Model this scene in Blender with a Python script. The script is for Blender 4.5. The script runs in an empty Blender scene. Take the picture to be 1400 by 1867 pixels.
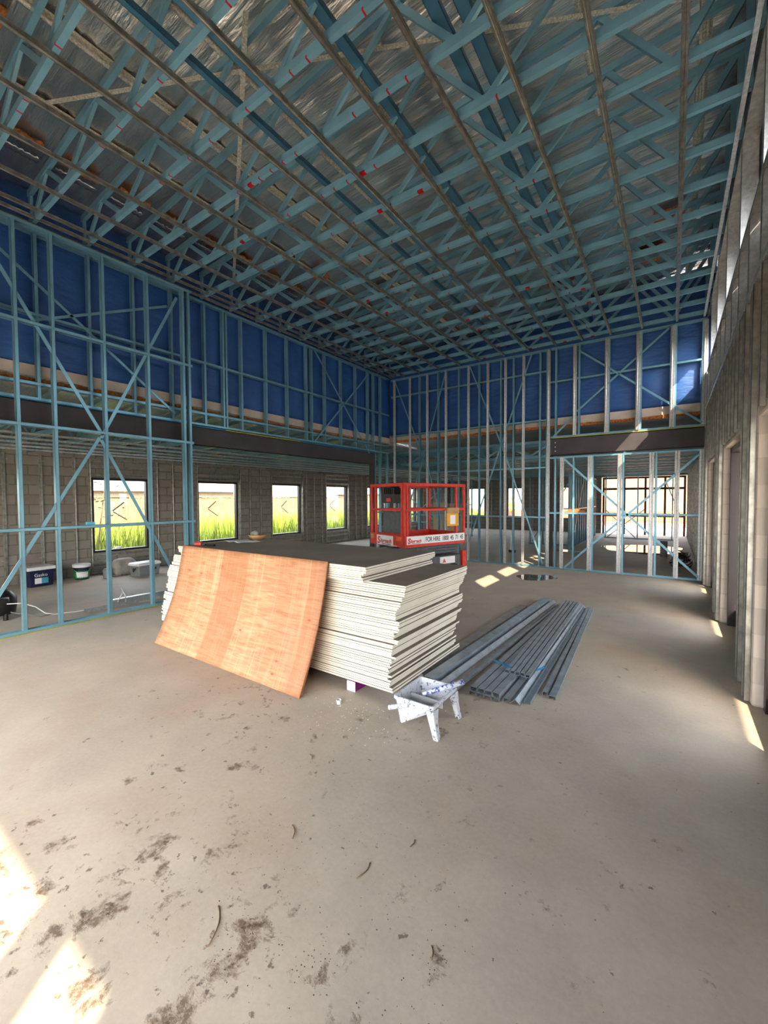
import bpy, math, random
from mathutils import Vector, Matrix
random.seed(7)
S = bpy.context.scene
COL = S.collection

# ------------------------------------------------------------------ camera, world, sun, exposure
cam_d = bpy.data.cameras.new('camera'); cam = bpy.data.objects.new('camera', cam_d); COL.objects.link(cam)
cam_d.sensor_fit = 'HORIZONTAL'; cam_d.sensor_width = 36.0; cam_d.lens = 756.0 / 1400 * 36
cam_d.clip_start = 0.02; cam_d.clip_end = 400
def _n(v): return v.normalized()
_Y = _n(Vector((525.0, 27.5, -756.0))); _X = -_n(Vector((-1090.0, 20.5, -756.0)))
_X = _n(_X - _Y * _X.dot(_Y)); _Z = _X.cross(_Y)
cam.matrix_world = Matrix(((_X.x, _X.y, _X.z, 0), (_Y.x, _Y.y, _Y.z, 0), (_Z.x, _Z.y, _Z.z, 1.70), (0, 0, 0, 1)))
S.camera = cam
S.view_settings.view_transform = 'Standard'; S.view_settings.look = 'None'; S.view_settings.gamma = 1
S.view_settings.use_curve_mapping = False; S.view_settings.exposure = 1.62
S.cycles.max_bounces = 10; S.cycles.diffuse_bounces = 6; S.cycles.glossy_bounces = 4
S.cycles.transparent_max_bounces = 16; S.cycles.sample_clamp_indirect = 6
S.cycles.use_denoising = True
W = bpy.data.worlds.new('sky'); S.world = W; W.use_nodes = True
_wn = W.node_tree.nodes; _bg = _wn['Background']
_sky = _wn.new('ShaderNodeTexSky'); _sky.sky_type = 'NISHITA'; _sky.sun_disc = False
SUN_DIR = Vector((-1.0, 1.27, -1.213))
_sky.sun_elevation = math.radians(37); _sky.sun_rotation = math.atan2(-SUN_DIR.x, -SUN_DIR.y)
_sky.air_density = 1.0; _sky.dust_density = 3.0
_mx = _wn.new('ShaderNodeMixRGB'); _mx.inputs[0].default_value = 0.62; _mx.inputs[2].default_value = (0.80, 0.82, 0.84, 1)
_sc = _wn.new('ShaderNodeVectorMath'); _sc.operation = 'SCALE'; _sc.inputs['Scale'].default_value = 0.16
W.node_tree.links.new(_sky.outputs[0], _sc.inputs[0]); W.node_tree.links.new(_sc.outputs[0], _mx.inputs[1])
W.node_tree.links.new(_mx.outputs[0], _bg.inputs['Color'])
_bg.inputs['Strength'].default_value = 4.0
sun_d = bpy.data.lights.new('sun', 'SUN'); sun = bpy.data.objects.new('sun', sun_d); COL.objects.link(sun)
sun_d.energy = 4.6; sun_d.angle = math.radians(0.55); sun_d.color = (1.0, 0.84, 0.60)
sun.rotation_euler = SUN_DIR.to_track_quat('-Z', 'Y').to_euler(); sun.location = (6, -8, 9)

# ------------------------------------------------------------------ materials
def lin(c):
    return tuple(((x / 255) / 12.92 if x / 255 <= .04045 else ((x / 255 + .055) / 1.055) ** 2.4) for x in c) + (1,)
class NT:
    def __init__(s, name):
        s.m = bpy.data.materials.new(name); s.m.use_nodes = True; s.t = s.m.node_tree
        s.b = s.t.nodes['Principled BSDF']; s.o = s.t.nodes['Material Output']
    def n(s, ty, **kw):
        x = s.t.nodes.new('ShaderNode' + ty)
        for k, v in kw.items():
            if k in x.inputs: x.inputs[k].default_value = v
            else: setattr(x, k, v)
        return x
    def l(s, a, b): s.t.links.new(a, b)
    def coord(s, scale=(1, 1, 1), rot=(0, 0, 0)):
        c = s.n('TexCoord'); mp = s.n('Mapping'); mp.inputs['Scale'].default_value = scale; mp.inputs['Rotation'].default_value = rot
        s.l(c.outputs['Object'], mp.inputs[0]); return mp.outputs[0]
    def noise(s, vec, scale, detail=4, rough=.55, dist=0):
        x = s.n('TexNoise'); x.inputs['Scale'].default_value = scale; x.inputs['Detail'].default_value = detail
        x.inputs['Roughness'].default_value = rough; x.inputs['Distortion'].default_value = dist
        s.l(vec, x.inputs['Vector']); return x.outputs['Fac']
    def ramp(s, fac, stops):
        r = s.n('ValToRGB'); e = r.color_ramp.elements
        while len(e) < len(stops): e.new(.5)
        for i, (p, c) in enumerate(stops):
            e[i].position = p; e[i].color = c if isinstance(c, tuple) and len(c) == 4 else (lin(c) if isinstance(c, tuple) else (c, c, c, 1))
        s.l(fac, r.inputs[0]); return r.outputs[0]
    def mix(s, fac, a, b, mode='MIX'):
        x = s.n('MixRGB', blend_type=mode)
        for i, v in ((0, fac), (1, a), (2, b)):
            if hasattr(v, 'type') and hasattr(v, 'links'): s.l(v, x.inputs[i])
            else: x.inputs[i].default_value = v if i == 0 else (lin(v) if len(v) == 3 else v)
        return x.outputs[0]
    def math(s, op, a, b=0.0):
        x = s.n('Math', operation=op)
        for i, v in ((0, a), (1, b)):
            if hasattr(v, 'links'): s.l(v, x.inputs[i])
            else: x.inputs[i].default_value = v
        return x.outputs[0]
    def bump(s, h, strength=.3, dist=.01):
        x = s.n('Bump'); x.inputs['Strength'].default_value = strength; x.inputs['Distance'].default_value = dist
        s.l(h, x.inputs['Height']); s.l(x.outputs[0], s.b.inputs['Normal'])
    def set(s, col=None, rough=None, metal=None):
        for k, v in (('Base Color', col), ('Roughness', rough), ('Metallic', metal)):
            if v is None: continue
            if hasattr(v, 'links'): s.l(v, s.b.inputs[k])
            else: s.b.inputs[k].default_value = lin(v) if k == 'Base Color' else v
def plain(name, c, rough=.5, metal=0, var=.12, scale=6, bump=0):
    m = NT(name); f = m.noise(m.coord(), scale, 5)
    a = tuple(min(255, x * (1 + var)) for x in c); b = tuple(x * (1 - var) for x in c)
    m.set(m.ramp(f, [(.3, b), (.7, a)]), rough, metal)
    if bump: m.bump(f, bump, .01)
    return m.m
M = {}
M['blue'] = plain('blue_coated_steel', (112, 158, 178), .32, .4, .06, 3)
M['blued'] = plain('deep_blue_steel', (64, 112, 140), .36, .3, .06, 3)
M['galv'] = plain('galvanised_steel', (186, 188, 190), .38, .75, .10, 30)
M['galvd'] = plain('weathered_galvanised_steel', (150, 148, 142), .34, .85, .16, 12)
M['strap'] = plain('perforated_strap', (200, 196, 182), .45, .5, .2, 60)
M['beam'] = plain('primed_steel_beam', (62, 57, 62), .6, .1, .12, 2.5)
M['bluefilm'] = plain('blue_packer_strip', (20, 120, 165), .5)
M['yellowfilm'] = plain('yellow_green_strip', (150, 150, 60), .6)
M['white'] = plain('white_plastic', (222, 226, 228), .4, 0, .04)
M['black'] = plain('black_plastic', (22, 22, 24), .4, 0, .2)
M['dark'] = plain('dark_aluminium', (38, 33, 34), .35, .4, .1)
M['navy'] = plain('navy_plastic', (16, 24, 62), .35, 0, .1)
M['green'] = plain('green_label', (30, 130, 70), .45)
M['teal'] = plain('light_blue_label', (70, 160, 190), .45)
M['grey'] = plain('grey_plastic', (120, 124, 128), .5, 0, .06)
M['greyd'] = plain('dark_grey_panel', (84, 88, 92), .6, 0, .1, 14)
M['red'] = plain('red_paint', (205, 48, 34), .38, 0, .10, 9)
M['orangered'] = plain('orange_red_lettering', (214, 70, 28), .5, 0, .03)
M['ink'] = plain('black_lettering', (24, 22, 26), .5, 0, .03)
M['signw'] = plain('white_sign', (232, 232, 236), .4, 0, .02)
M['yellow'] = plain('yellow_card', (224, 160, 40), .5, 0, .05)
M['cardboard'] = plain('brown_cardboard', (176, 140, 96), .8)
M['tan'] = plain('tan_timber', (176, 116, 62), .7, 0, .15, 8)
M['purple'] = plain('purple_board', (120, 20, 110), .6)
M['cloth'] = plain('grey_dust_sheet', (150, 145, 138), .9, 0, .1, 5)
M['rubber'] = plain('tyre_rubber', (40, 40, 42), .7)
M['dirt'] = plain('dried_mud', (92, 76, 62), .95, 0, .2, 30)
M['twig'] = plain('twig_bark', (120, 100, 76), .85)
M['brownm'] = plain('brown_window_frame', (70, 46, 40), .5, .2)
M['hivis'] = plain('hivis_yellow', (225, 225, 60), .7)
M['orange'] = plain('orange_barrier_mesh', (225, 95, 50), .7)
M['skin'] = plain('skin', (180, 130, 105), .6)
M['leaf'] = plain('green_leaves', (90, 120, 60), .7, 0, .3, 3)
M['cream'] = plain('cream_panel', (172, 152, 130), .8, 0, .05)
M['puttyband'] = plain('fibre_cement_band', (178, 166, 156), .8, 0, .04)
M['roofm'] = plain('pale_roof_metal', (150, 156, 160), .5, .2, .04)
M['woodfence'] = plain('fence_palings', (142, 120, 92), .85, 0, .14, 4)

def mk_membrane():
    m = NT('blue_wall_wrap'); v = m.coord(); f = m.noise(v, 2.2, 4); w = m.noise(m.coord((1, 1, 3)), 3, 3)
    m.set(m.ramp(f, [(.3, (26, 68, 128)), (.7, (36, 84, 148))]), .55); m.bump(w, .5, .04); return m.m
M['wrap'] = mk_membrane()
def mk_foil():
    m = NT('foil_sarking')
    a = m.noise(m.coord((.8, 6.0, 1.0)), 2.2, 5, .62, .8); b = m.noise(m.coord((2.2, 20, 3)), 2.5, 4, .6, .4); c = m.noise(m.coord(), 1.2, 3)
    h = m.math('ADD', m.math('ADD', a, m.math('MULTIPLY', b, .5)), m.math('MULTIPLY', c, .9))
    m.set(m.ramp(m.noise(m.coord(), .9, 4), [(.3, (196, 196, 194)), (.7, (232, 232, 230))]), .17, .92)
    m.bump(h, .6, .03); return m.m
M['foil'] = mk_foil()
def mk_insul():
    m = NT('brown_insulation'); v = m.coord(); f = m.noise(v, 26, 7, .7)
    m.set(m.ramp(f, [(.3, (110, 58, 26)), (.55, (186, 116, 56)), (.75, (214, 150, 84))]), .95); m.bump(f, 1, .04); return m.m
M['insul'] = mk_insul()
def mk_blocks(name, axis, c1, c2, mort, msize=.012, rough=.85):
    m = NT(name); c = m.n('TexCoord'); sp = m.n('SeparateXYZ'); cb = m.n('CombineXYZ')
    m.l(c.outputs['Object'], sp.inputs[0]); m.l(sp.outputs[axis], cb.inputs[0]); m.l(sp.outputs[2], cb.inputs[1])
    br = m.n('TexBrick'); br.inputs['Scale'].default_value = 1; br.inputs['Brick Width'].default_value = .4
    br.inputs['Row Height'].default_value = .2; br.inputs['Mortar Size'].default_value = msize
    br.inputs['Color1'].default_value = lin(c1); br.inputs['Color2'].default_value = lin(c2); br.inputs['Mortar'].default_value = lin(mort)
    m.l(cb.outputs[0], br.inputs[0])
    f = m.noise(m.coord(), 9, 6); m.set(m.mix(.35, br.outputs['Color'], m.ramp(f, [(.3, c2), (.7, c1)])), rough)
    h = m.math('ADD', m.math('MULTIPLY', br.outputs['Fac'], -1.0), m.math('MULTIPLY', f, .3)); m.bump(h, .6, .012)
    return m.m
M['block_y'] = mk_blocks('grey_blockwork_side', 1, (146, 141, 133), (124, 119, 112), (96, 92, 87))
M['block_x'] = mk_blocks('grey_blockwork_end', 0, (146, 141, 133), (124, 119, 112), (96, 92, 87))
M['block_r'] = mk_blocks('pale_blockwork', 1, (184, 172, 160), (172, 160, 149), (156, 146, 136), .008)
M['brick_o'] = mk_blocks('outdoor_brick', 0, (150, 116, 90), (132, 98, 74), (150, 140, 128))

def mk_floor():
    m = NT('concrete_slab'); v = m.coord()
    big = m.noise(v, .35, 5, .6, .4); mid = m.noise(v, 2.2, 6, .62); fine = m.noise(v, 40, 6, .7)
    col = m.ramp(big, [(.32, (166, 157, 146)), (.5, (182, 171, 156)), (.68, (200, 187, 167))])
    col = m.mix(.45, col, m.ramp(mid, [(.3, (160, 150, 138)), (.7, (204, 192, 174))]))
    red = m.ramp(m.noise(v, 1.3, 5, .6), [(.5, 0.0), (.72, 0.45)]); col = m.mix(red, col, (178, 146, 122))
    col = m.mix(.12, col, m.ramp(fine, [(.3, (110, 104, 96)), (.7, (215, 205, 190))]))
    # dried mud tread marks, denser in a band down the middle of the walk way
    sp = m.n('SeparateXYZ'); m.l(v, sp.inputs[0])
    reg = m.ramp(m.noise(v, .8, 3), [(.42, 0.25), (.62, 1.0)])
    lane = m.math('SUBTRACT', 1.0, m.math('MULTIPLY', m.math('ABSOLUTE', m.math('ADD', sp.outputs[0], 1.9)), .36))
    lane = m.math('MAXIMUM', lane, 0.12)
    near = m.ramp(m.math('MULTIPLY', sp.outputs[1], .16), [(.15, 1.0), (.75, 0.25)])
    k = m.math('MULTIPLY', m.math('MULTIPLY', reg, lane), near)
    blot = m.noise(v, 6.5, 7, .66, .3); th = m.math('ADD', blot, m.math('MULTIPLY', k, .16))
    bm = m.ramp(th, [(.66, 0.0), (.74, .8)])
    crumb = m.noise(v, 30, 5, .7); bm2 = m.math('MULTIPLY', bm, m.ramp(crumb, [(.38, 0.25), (.55, 1.0)]))
    col = m.mix(bm2, col, (96, 74, 56))
    sm = m.noise(m.coord((1, 1, 1)), 15, 5, .66); s2 = m.ramp(m.math('ADD', sm, m.math('MULTIPLY', k, .10)), [(.675, 0.0), (.72, .75)])
    col = m.mix(s2, col, (88, 72, 60))
    wh = m.ramp(m.noise(v, 55, 2), [(.80, 0.0), (.83, .8)]); col = m.mix(wh, col, (225, 220, 210))
    m.set(col, m.ramp(mid, [(.3, .62), (.7, .85)]))
    m.b.inputs['Specular IOR Level'].default_value = .35
    m.bump(m.math('ADD', m.math('MULTIPLY', mid, .5), m.math('ADD', m.math('MULTIPLY', fine, .15), m.math('MULTIPLY', bm2, .5))), .35, .01)
    return m.m
M['floor'] = mk_floor()
def mk_ply():
    m = NT('orange_plywood'); v = m.coord(); sp = m.n('SeparateXYZ'); m.l(v, sp.inputs[0])
    g = m.noise(m.coord((1.2, 14, 14)), 2.6, 6, .6, .8)
    col = m.ramp(g, [(.3, (166, 110, 74)), (.5, (198, 146, 106)), (.7, (216, 168, 128))])
    lat = m.noise(m.coord((22, .6, .6)), 1.6, 4, .7); col = m.mix(m.ramp(lat, [(.5, 0.0), (.72, .6)]), col, (230, 188, 150))
    band = m.n('TexNoise', noise_dimensions='1D') ; band.inputs['Scale'].default_value = 1.4; band.inputs['Detail'].default_value = 0
    st = m.math('SNAP', sp.outputs[0], .46); m.l(st, band.inputs['W'])
    col = m.mix(m.ramp(band.outputs['Fac'], [(.4, 0.0), (.6, .55)]), col, (166, 104, 68))
    vo = m.n('TexVoronoi', feature='DISTANCE_TO_EDGE'); vk = m.n('TexVoronoi'); vk.inputs['Scale'].default_value = 3.4; m.l(m.coord((1, 2.2, 2.2)), vk.inputs['Vector'])
    kn = m.ramp(vk.outputs['Distance'], [(.05, 1.0), (.09, .35), (.24, 0.0)])
    sel = m.n('SeparateColor'); m.l(vk.outputs['Color'], sel.inputs[0]); kn = m.math('MULTIPLY', kn, m.ramp(sel.outputs[0], [(.62, 0.0), (.66, 1.0)]))
    col = m.mix(kn, col, (156, 94, 58))
    m.set(col, .62); m.bump(g, .15, .004); return m.m
M['ply'] = mk_ply()
def mk_board():
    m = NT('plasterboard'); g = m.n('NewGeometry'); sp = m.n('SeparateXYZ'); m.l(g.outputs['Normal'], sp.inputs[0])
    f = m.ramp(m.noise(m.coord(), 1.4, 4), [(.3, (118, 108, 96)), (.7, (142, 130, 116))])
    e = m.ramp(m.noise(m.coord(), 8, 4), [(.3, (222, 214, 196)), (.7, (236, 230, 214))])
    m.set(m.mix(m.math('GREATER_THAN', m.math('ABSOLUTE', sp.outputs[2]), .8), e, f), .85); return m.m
M['board'] = mk_board()
def mk_splat():
    m = NT('paint_spattered_white_plastic'); v = m.coord(); f = m.noise(v, 38, 5, .7, .5)
    m.set(m.ramp(f, [(.36, (60, 70, 104)), (.40, (150, 160, 184)), (.43, (216, 220, 226))]), .45); m.bump(f, .3, .004); return m.m
M['splat'] = mk_splat()
def mk_splatb():
    m = NT('blue_streaked_grip'); f = m.noise(m.coord(), 45, 4, .6)
    m.set(m.ramp(f, [(.42, (40, 70, 170)), (.5, (215, 220, 230))]), .4); return m.m
M['grip'] = mk_splatb()
def mk_chord():
    m = NT('blue_chord_with_red_marks'); v = m.coord(); sp = m.n('SeparateXYZ'); m.l(v, sp.inputs[0]); oi = m.n('ObjectInfo')
    x = m.math('MULTIPLY', sp.outputs[0], 5.2); cell = m.math('FLOOR', x); fr = m.math('FRACT', x)
    wn = m.n('TexWhiteNoise', noise_dimensions='2D'); cb = m.n('CombineXYZ'); m.l(cell, cb.inputs[0]); m.l(oi.outputs['Random'], cb.inputs[1]); m.l(cb.outputs[0], wn.inputs['Vector'])
    wid = m.math('ADD', .085, m.math('MULTIPLY', m.math('GREATER_THAN', wn.outputs['Value'], .93), .28))
    mk = m.math('MULTIPLY', m.math('LESS_THAN', fr, wid), m.math('GREATER_THAN', wn.outputs['Value'], .52))
    mk = m.math('MULTIPLY', mk, m.math('MULTIPLY', m.math('GREATER_THAN', sp.outputs[0], -5.0), m.math('LESS_THAN', sp.outputs[0], -1.2)))
    mk = m.math('MULTIPLY', mk, m.math('LESS_THAN', sp.outputs[2], .02))
    base = m.ramp(m.noise(v, 3, 4), [(.3, (104, 148, 167)), (.7, (120, 168, 190))])
    m.set(m.mix(mk, base, (176, 14, 24)), .36, .3); return m.m
M['chord'] = mk_chord()
def mk_glass(name, tint, mixf):
    m = NT(name); tr = m.n('BsdfTransparent'); tr.inputs[0].default_value = tint + (1,)
    gl = m.n('BsdfGlossy'); gl.inputs['Roughness'].default_value = .03; mx = m.n('MixShader'); mx.inputs[0].default_value = mixf
    m.l(tr.outputs[0], mx.inputs[1]); m.l(gl.outputs[0], mx.inputs[2]); m.l(mx.outputs[0], m.o.inputs[0]); return m.m
M['glass'] = mk_glass('window_glass', (.96, .98, .97), .06)
M['tint'] = mk_glass('tinted_glass', (.05, .05, .05), .06)
def mk_water():
    m = NT('puddle_water'); m.set((120, 112, 102), .02, 0); m.b.inputs['Specular IOR Level'].default_value = .9
    m.b.inputs['Coat Weight'].default_value = 1; m.b.inputs['Coat Roughness'].default_value = .01; return m.m
M['water'] = mk_water()
M['grass'] = plain('meadow_grass', (118, 132, 42), .8, 0, .25, 1.5)
M['soil'] = plain('outdoor_ground', (112, 108, 70), .95, 0, .15, 1)
M['paving'] = plain('pale_paving', (190, 182, 170), .9, 0, .08, 2)

# ------------------------------------------------------------------ mesh helpers
V = Vector
class MB:
    def __init__(s): s.v = []; s.f = []
    def obox(s, c, ax, ay, az):
        i = len(s.v); c = V(c)
        for sx in (-1, 1):
            for sy in (-1, 1):
                for sz in (-1, 1): s.v.append(c + ax * sx + ay * sy + az * sz)
        for q in ((0, 1, 3, 2), (4, 6, 7, 5), (0, 4, 5, 1), (2, 3, 7, 6), (0, 2, 6, 4), (1, 5, 7, 3)): s.f.append([i + k for k in q])
        return s
    def box(s, x0, x1, y0, y1, z0, z1):
        return s.obox(((x0 + x1) / 2, (y0 + y1) / 2, (z0 + z1) / 2), V(((x1 - x0) / 2, 0, 0)), V((0, (y1 - y0) / 2, 0)), V((0, 0, (z1 - z0) / 2)))
    def prof(s, p0, p1, A, B, pts, t=.0025):
        p0, p1 = V(p0), V(p1); A, B = V(A), V(B); d = (p1 - p0); h = d / 2; mid = (p0 + p1) / 2
        for (a0, b0), (a1, b1) in zip(pts, pts[1:]):
            sg = (A * (a1 - a0) + B * (b1 - b0)) / 2; nn = d.cross(sg).normalized() * (t / 2)
            s.obox(mid + A * (a0 + a1) / 2 + B * (b0 + b1) / 2, h, sg + sg.normalized() * t / 2, nn)
        return s
    def cch(s, p0, p1, A, B, w=.075, fl=.035, lip=.009, t=.003):
        return s.prof(p0, p1, A, B, [(-w / 2 + lip, fl), (-w / 2, fl), (-w / 2, 0), (w / 2, 0), (w / 2, fl), (w / 2 - lip, fl)], t)
    def hat(s, p0, p1, A, B, w=.036, h=.03, lip=.012, t=.0025):
        return s.prof(p0, p1, A, B, [(-w / 2 - lip, -h), (-w / 2, -h), (-w / 2, 0), (-w / 6, 0), (0, -.005), (w / 6, 0), (w / 2, 0), (w / 2, -h), (w / 2 + lip, -h)], t)
    def bar(s, p0, p1, A, w, t):
        p0, p1 = V(p0), V(p1); d = p1 - p0; A = V(A); A = (A - d * (A.dot(d) / d.length_squared)).normalized()
        return s.obox((p0 + p1) / 2, d / 2, A * w / 2, d.normalized().cross(A) * t / 2)
    def tube(s, pts, r, n=8, cap=True):
        pts = [V(p) for p in pts]; rr = r if isinstance(r, (list, tuple)) else [r] * len(pts); i0 = len(s.v); up = None
        for k, p in enumerate(pts):
            d = (pts[min(k + 1, len(pts) - 1)] - pts[max(k - 1, 0)]).normalized()
            if up is None: up = d.cross(V((0, 0, 1))) if abs(d.z) < .9 else d.cross(V((1, 0, 0)))
            up = (up - d * up.dot(d)).normalized(); w = d.cross(up)
            for j in range(n):
                a = 2 * math.pi * j / n; s.v.append(p + (up * math.cos(a) + w * math.sin(a)) * rr[k])
        for k in range(len(pts) - 1):
            for j in range(n):
                a = i0 + k * n + j; b = i0 + k * n + (j + 1) % n; s.f.append([a, b, b + n, a + n])
        if cap: s.f.append([i0 + j for j in range(n)][::-1]); s.f.append([i0 + (len(pts) - 1) * n + j for j in range(n)])
        return s
    def grid(s, P, nu, nv, f):
        i0 = len(s.v)
        for a in range(nu + 1):
            for b in range(nv + 1): s.v.append(V(f(a / nu, b / nv)))
        for a in range(nu):
            for b in range(nv):
                k = i0 + a * (nv + 1) + b; s.f.append([k, k + 1, k + nv + 2, k + nv + 1])
        return s
    def loft(s, rings, cap0=True, cap1=True):
        i0 = len(s.v); n = len(rings[0])
        for r in rings: s.v += [V(p) for p in r]
        for k in range(len(rings) - 1):
            for j in range(n): a = i0 + k * n + j; b = i0 + k * n + (j + 1) % n; s.f.append([a, b, b + n, a + n])
        if cap0: s.f.append([i0 + j for j in range(n)][::-1])
        if cap1: s.f.append([i0 + (len(rings) - 1) * n + j for j in range(n)])
        return s
    def build(s, name, mat, parent=None, origin=None, bevel=0, smooth=False, solid=0):
        me = bpy.data.meshes.new(name); o = V(origin) if origin is not None else V((0, 0, 0))
        me.from_pydata([tuple(p - o) for p in s.v], [], s.f); me.materials.append(mat); me.update()
        ob = bpy.data.objects.new(name, me); COL.objects.link(ob); ob.location = o
        if parent: ob.parent = parent
        if smooth:
            for p in me.polygons: p.use_smooth = True
        if solid: md = ob.modifiers.new('solid', 'SOLIDIFY'); md.thickness = solid; md.offset = 0
        if bevel: md = ob.modifiers.new('bevel', 'BEVEL'); md.width = bevel; md.segments = 2; md.limit_method = 'ANGLE'
        return ob
def tag(o, label, cat, group=None):
    o['label'] = label; o['category'] = cat
    if group: o['group'] = group
    return o
def thing(name, label, cat, group=None, loc=(0, 0, 0), rz=0):
    o = bpy.data.objects.new(name, None); COL.objects.link(o); o.location = loc; o.rotation_euler = (0, 0, rz); o.empty_display_size = .1
    return tag(o, label, cat, group)
def structure(o): o['kind'] = 'structure'; return o
def stuff(o): o['kind'] = 'stuff'; return o
def copy_tree(root, loc, label):
    r = root.copy(); COL.objects.link(r); r.location = loc; r['label'] = label
    for ch in list(root.children):
        c = ch.copy(); COL.objects.link(c); c.parent = r
        for g in list(ch.children):
            d = g.copy(); COL.objects.link(d); d.parent = c
    return r
X, Y, Z = V((1, 0, 0)), V((0, 1, 0)), V((0, 0, 1))
ORD = ['first', 'second', 'third', 'fourth', 'fifth', 'sixth', 'seventh', 'eighth', 'ninth', 'tenth', 'eleventh', 'twelfth', 'thirteenth', 'fourteenth', 'fifteenth', 'sixteenth', 'seventeenth', 'eighteenth', 'nineteenth', 'twentieth'] + ['%d%s' % (n, {1: 'st', 2: 'nd', 3: 'rd'}.get(n % 10, 'th')) for n in range(21, 80)]

# key planes of the place
XL, XM, YB, XR = -6.72, -6.95, 10.39, 0.55      # near left frame, clerestory wall, back wall, right wall
ZC = 5.27                                        # underside of the truss bottom chords
XW, YE = -10.7, 22.0                             # outer block wall of the side wing, far end wall
def ztop(x): return 5.80 + .06 * (x + 4.5)       # underside of the truss top chords

# ------------------------------------------------------------------ floor and grounds
structure(MB().box(XW - .2, XR + .22, -2.2, YE + .2, -.15, 0).build('floor', M['floor']))
structure(MB().box(-60, 40, -40, 70, -.4, -.16).build('ground_field', M['soil']))
structure(MB().box(XR + .22, 4.5, -2.2, YE + 2, -.15, -.02).build('ground_paving', M['paving']))
structure(MB().box(-10, 6, YE + .2, 34, -.15, -.03).build('ground_forecourt', M['paving']))
structure(MB().box(-8, 4.5, -14, -2.2, -.15, -.02).build('ground_apron', M['paving']))

# ------------------------------------------------------------------ side wing outer block wall with windows
WIN = [(-.6, .7), (3.92, 5.16), (6.46, 7.76), (9.03, 10.33), (11.6, 12.85), (14.15, 15.4), (17, 18.3)]  # first window is unseen, added to let light into the wing
ZS, ZH = .48, 2.19
mb = MB(); y = -2.2
for a, b in WIN:
    mb.box(XW - .2, XW, y, a, 0, 3.05).box(XW - .2, XW, a, b, 0, ZS).box(XW - .2, XW, a, b, ZH, 3.05); y = b
mb.box(XW - .2, XW, y, YE, 0, 3.05)
structure(mb.build('wall_left', M['block_y']))
for i, (a, b) in enumerate(WIN):
    w = bpy.data.objects.new('window_%d' % (i + 1), None); COL.objects.link(w); structure(w); w.location = (XW - .1, (a + b) / 2, ZS)
    f = MB().box(-.05, .05, -(b - a) / 2, (b - a) / 2, 0, .05).box(-.05, .05, -(b - a) / 2, (b - a) / 2, ZH - ZS - .05, ZH - ZS)
    f.box(-.05, .05, -(b - a) / 2, -(b - a) / 2 + .05, .05, ZH - ZS - .05).box(-.05, .05, (b - a) / 2 - .05, (b - a) / 2, .05, ZH - ZS - .05)
    f.build('window_frame', M['dark'], w)
    MB().box(-.065, -.053, -(b - a) / 2 + .05, (b - a) / 2 - .05, .05, ZH - ZS - .05).build('pane', M['glass'], w)
    g = MB(); c = (0.02 if i % 2 else -.1)
    g.bar((-.04, c - .17, .95), (-.04, c + .08, 1.15), Z, .025, .002).bar((-.04, c - .17, .93), (-.04, c + .14, .72), Z, .02, .002)
    if i in (1, 2, 3, 4): g.build('tape_mark', M['dark'], w)
    n = ['side window at the bare block wall, one'] 
    fr = MB()
    for zz in (2.26, 2.44, 2.58): fr.hat((XW + .035, a - .06, zz), (XW + .035, b + .06, zz), Z, X, .036, .03)
    for yy in (a - .04, b + .04): fr.hat((XW + .037, yy, 0.02), (XW + .037, yy, 2.6), Y, X, .04, .032)
    for zz in (.42, .28, .06): fr.hat((XW + .035, a - .06, zz), (XW + .035, b + .06, zz), Z, X, .036, .03)
    tag(fr.build('window_surround_batten', M['galvd']), 'galvanised steel channel surround fixed round the wing window, %s from the near end' % ORD[i], 'wall framing', 'channel surrounds of the wing windows')
k = 0
yy = 2.42
while yy < 21.5:
    if not any(a - .12 < yy < b + .12 for a, b in WIN):
        o = MB().hat((XW + .035, yy, .02), (XW + .035, yy, 2.62), Y, X, .036, .03)
        for zz in (.5, 1.2, 2.0, 2.5): o.box(XW + .001, XW + .012, yy - .07, yy + .07, zz - .008, zz + .008)
        tag(o.build('wall_batten', M['galvd']), 'vertical galvanised batten on the wing block wall, %s from the near end' % ORD[k], 'batten', 'battens on the wing block wall'); k += 1
    yy += .4 if yy > 5 else .585

# far end wall
FW = [(-9.6, -8.5), (-7.25, -6.33), (-4.55, -3.9)]
mb = MB(); x = XW
for a, b in FW:
    mb.box(x, a, YE, YE + .2, 0, 3.05).box(a, b, YE, YE + .2, 0, .62).box(a, b, YE, YE + .2, 2.24, 3.05); x = b
mb.box(x, -2.75, YE, YE + .2, 0, 3.05).box(-2.75, XR + .2, YE, YE + .2, 2.64, 3.05)
structure(mb.build('wall_back', M['block_x']))
for i, (a, b) in enumerate(FW):
    w = MB().box(a, b, YE + .05, YE + .12, .62, .68).box(a, b, YE + .05, YE + .12, 2.18, 2.24).box(a, a + .05, YE + .05, YE + .12, .68, 2.18).box(b - .05, b, YE + .05, YE + .12, .68, 2.18)
    structure(w.build('window_%d' % (i + 11), M['dark']))
for i, xx in enumerate((-9.9, -8.1, -7.55, -5.9, -5.3, -4.8, -3.5)):
    tag(MB().hat((xx, YE - .035, .02), (xx, YE - .035, 2.6), X, -Y, .04, .03).build('wall_batten', M['galvd']), 'vertical steel batten on the far end block wall, %s from its left' % ORD[i], 'batten', 'battens on the far end wall')

# glazed shopfront at the far right with brown frames
t = thing('shopfront_frame', 'brown aluminium shopfront frame in the far end opening, open to the yard', 'window frame', loc=(-1.1, YE, 0))
for xx in (-1.55, -.7, .12, .85, 1.55): MB().box(xx - .04, xx + .04, -.05, .07, .0, 2.62).build('mullion', M['brownm'], t)
for zz, h in ((.86, .10), (2.08, .10), (2.58, .08)): MB().box(-1.59, 1.59, -.045, .065, zz - h / 2, zz + h / 2).build('transom', M['brownm'], t)

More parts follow.
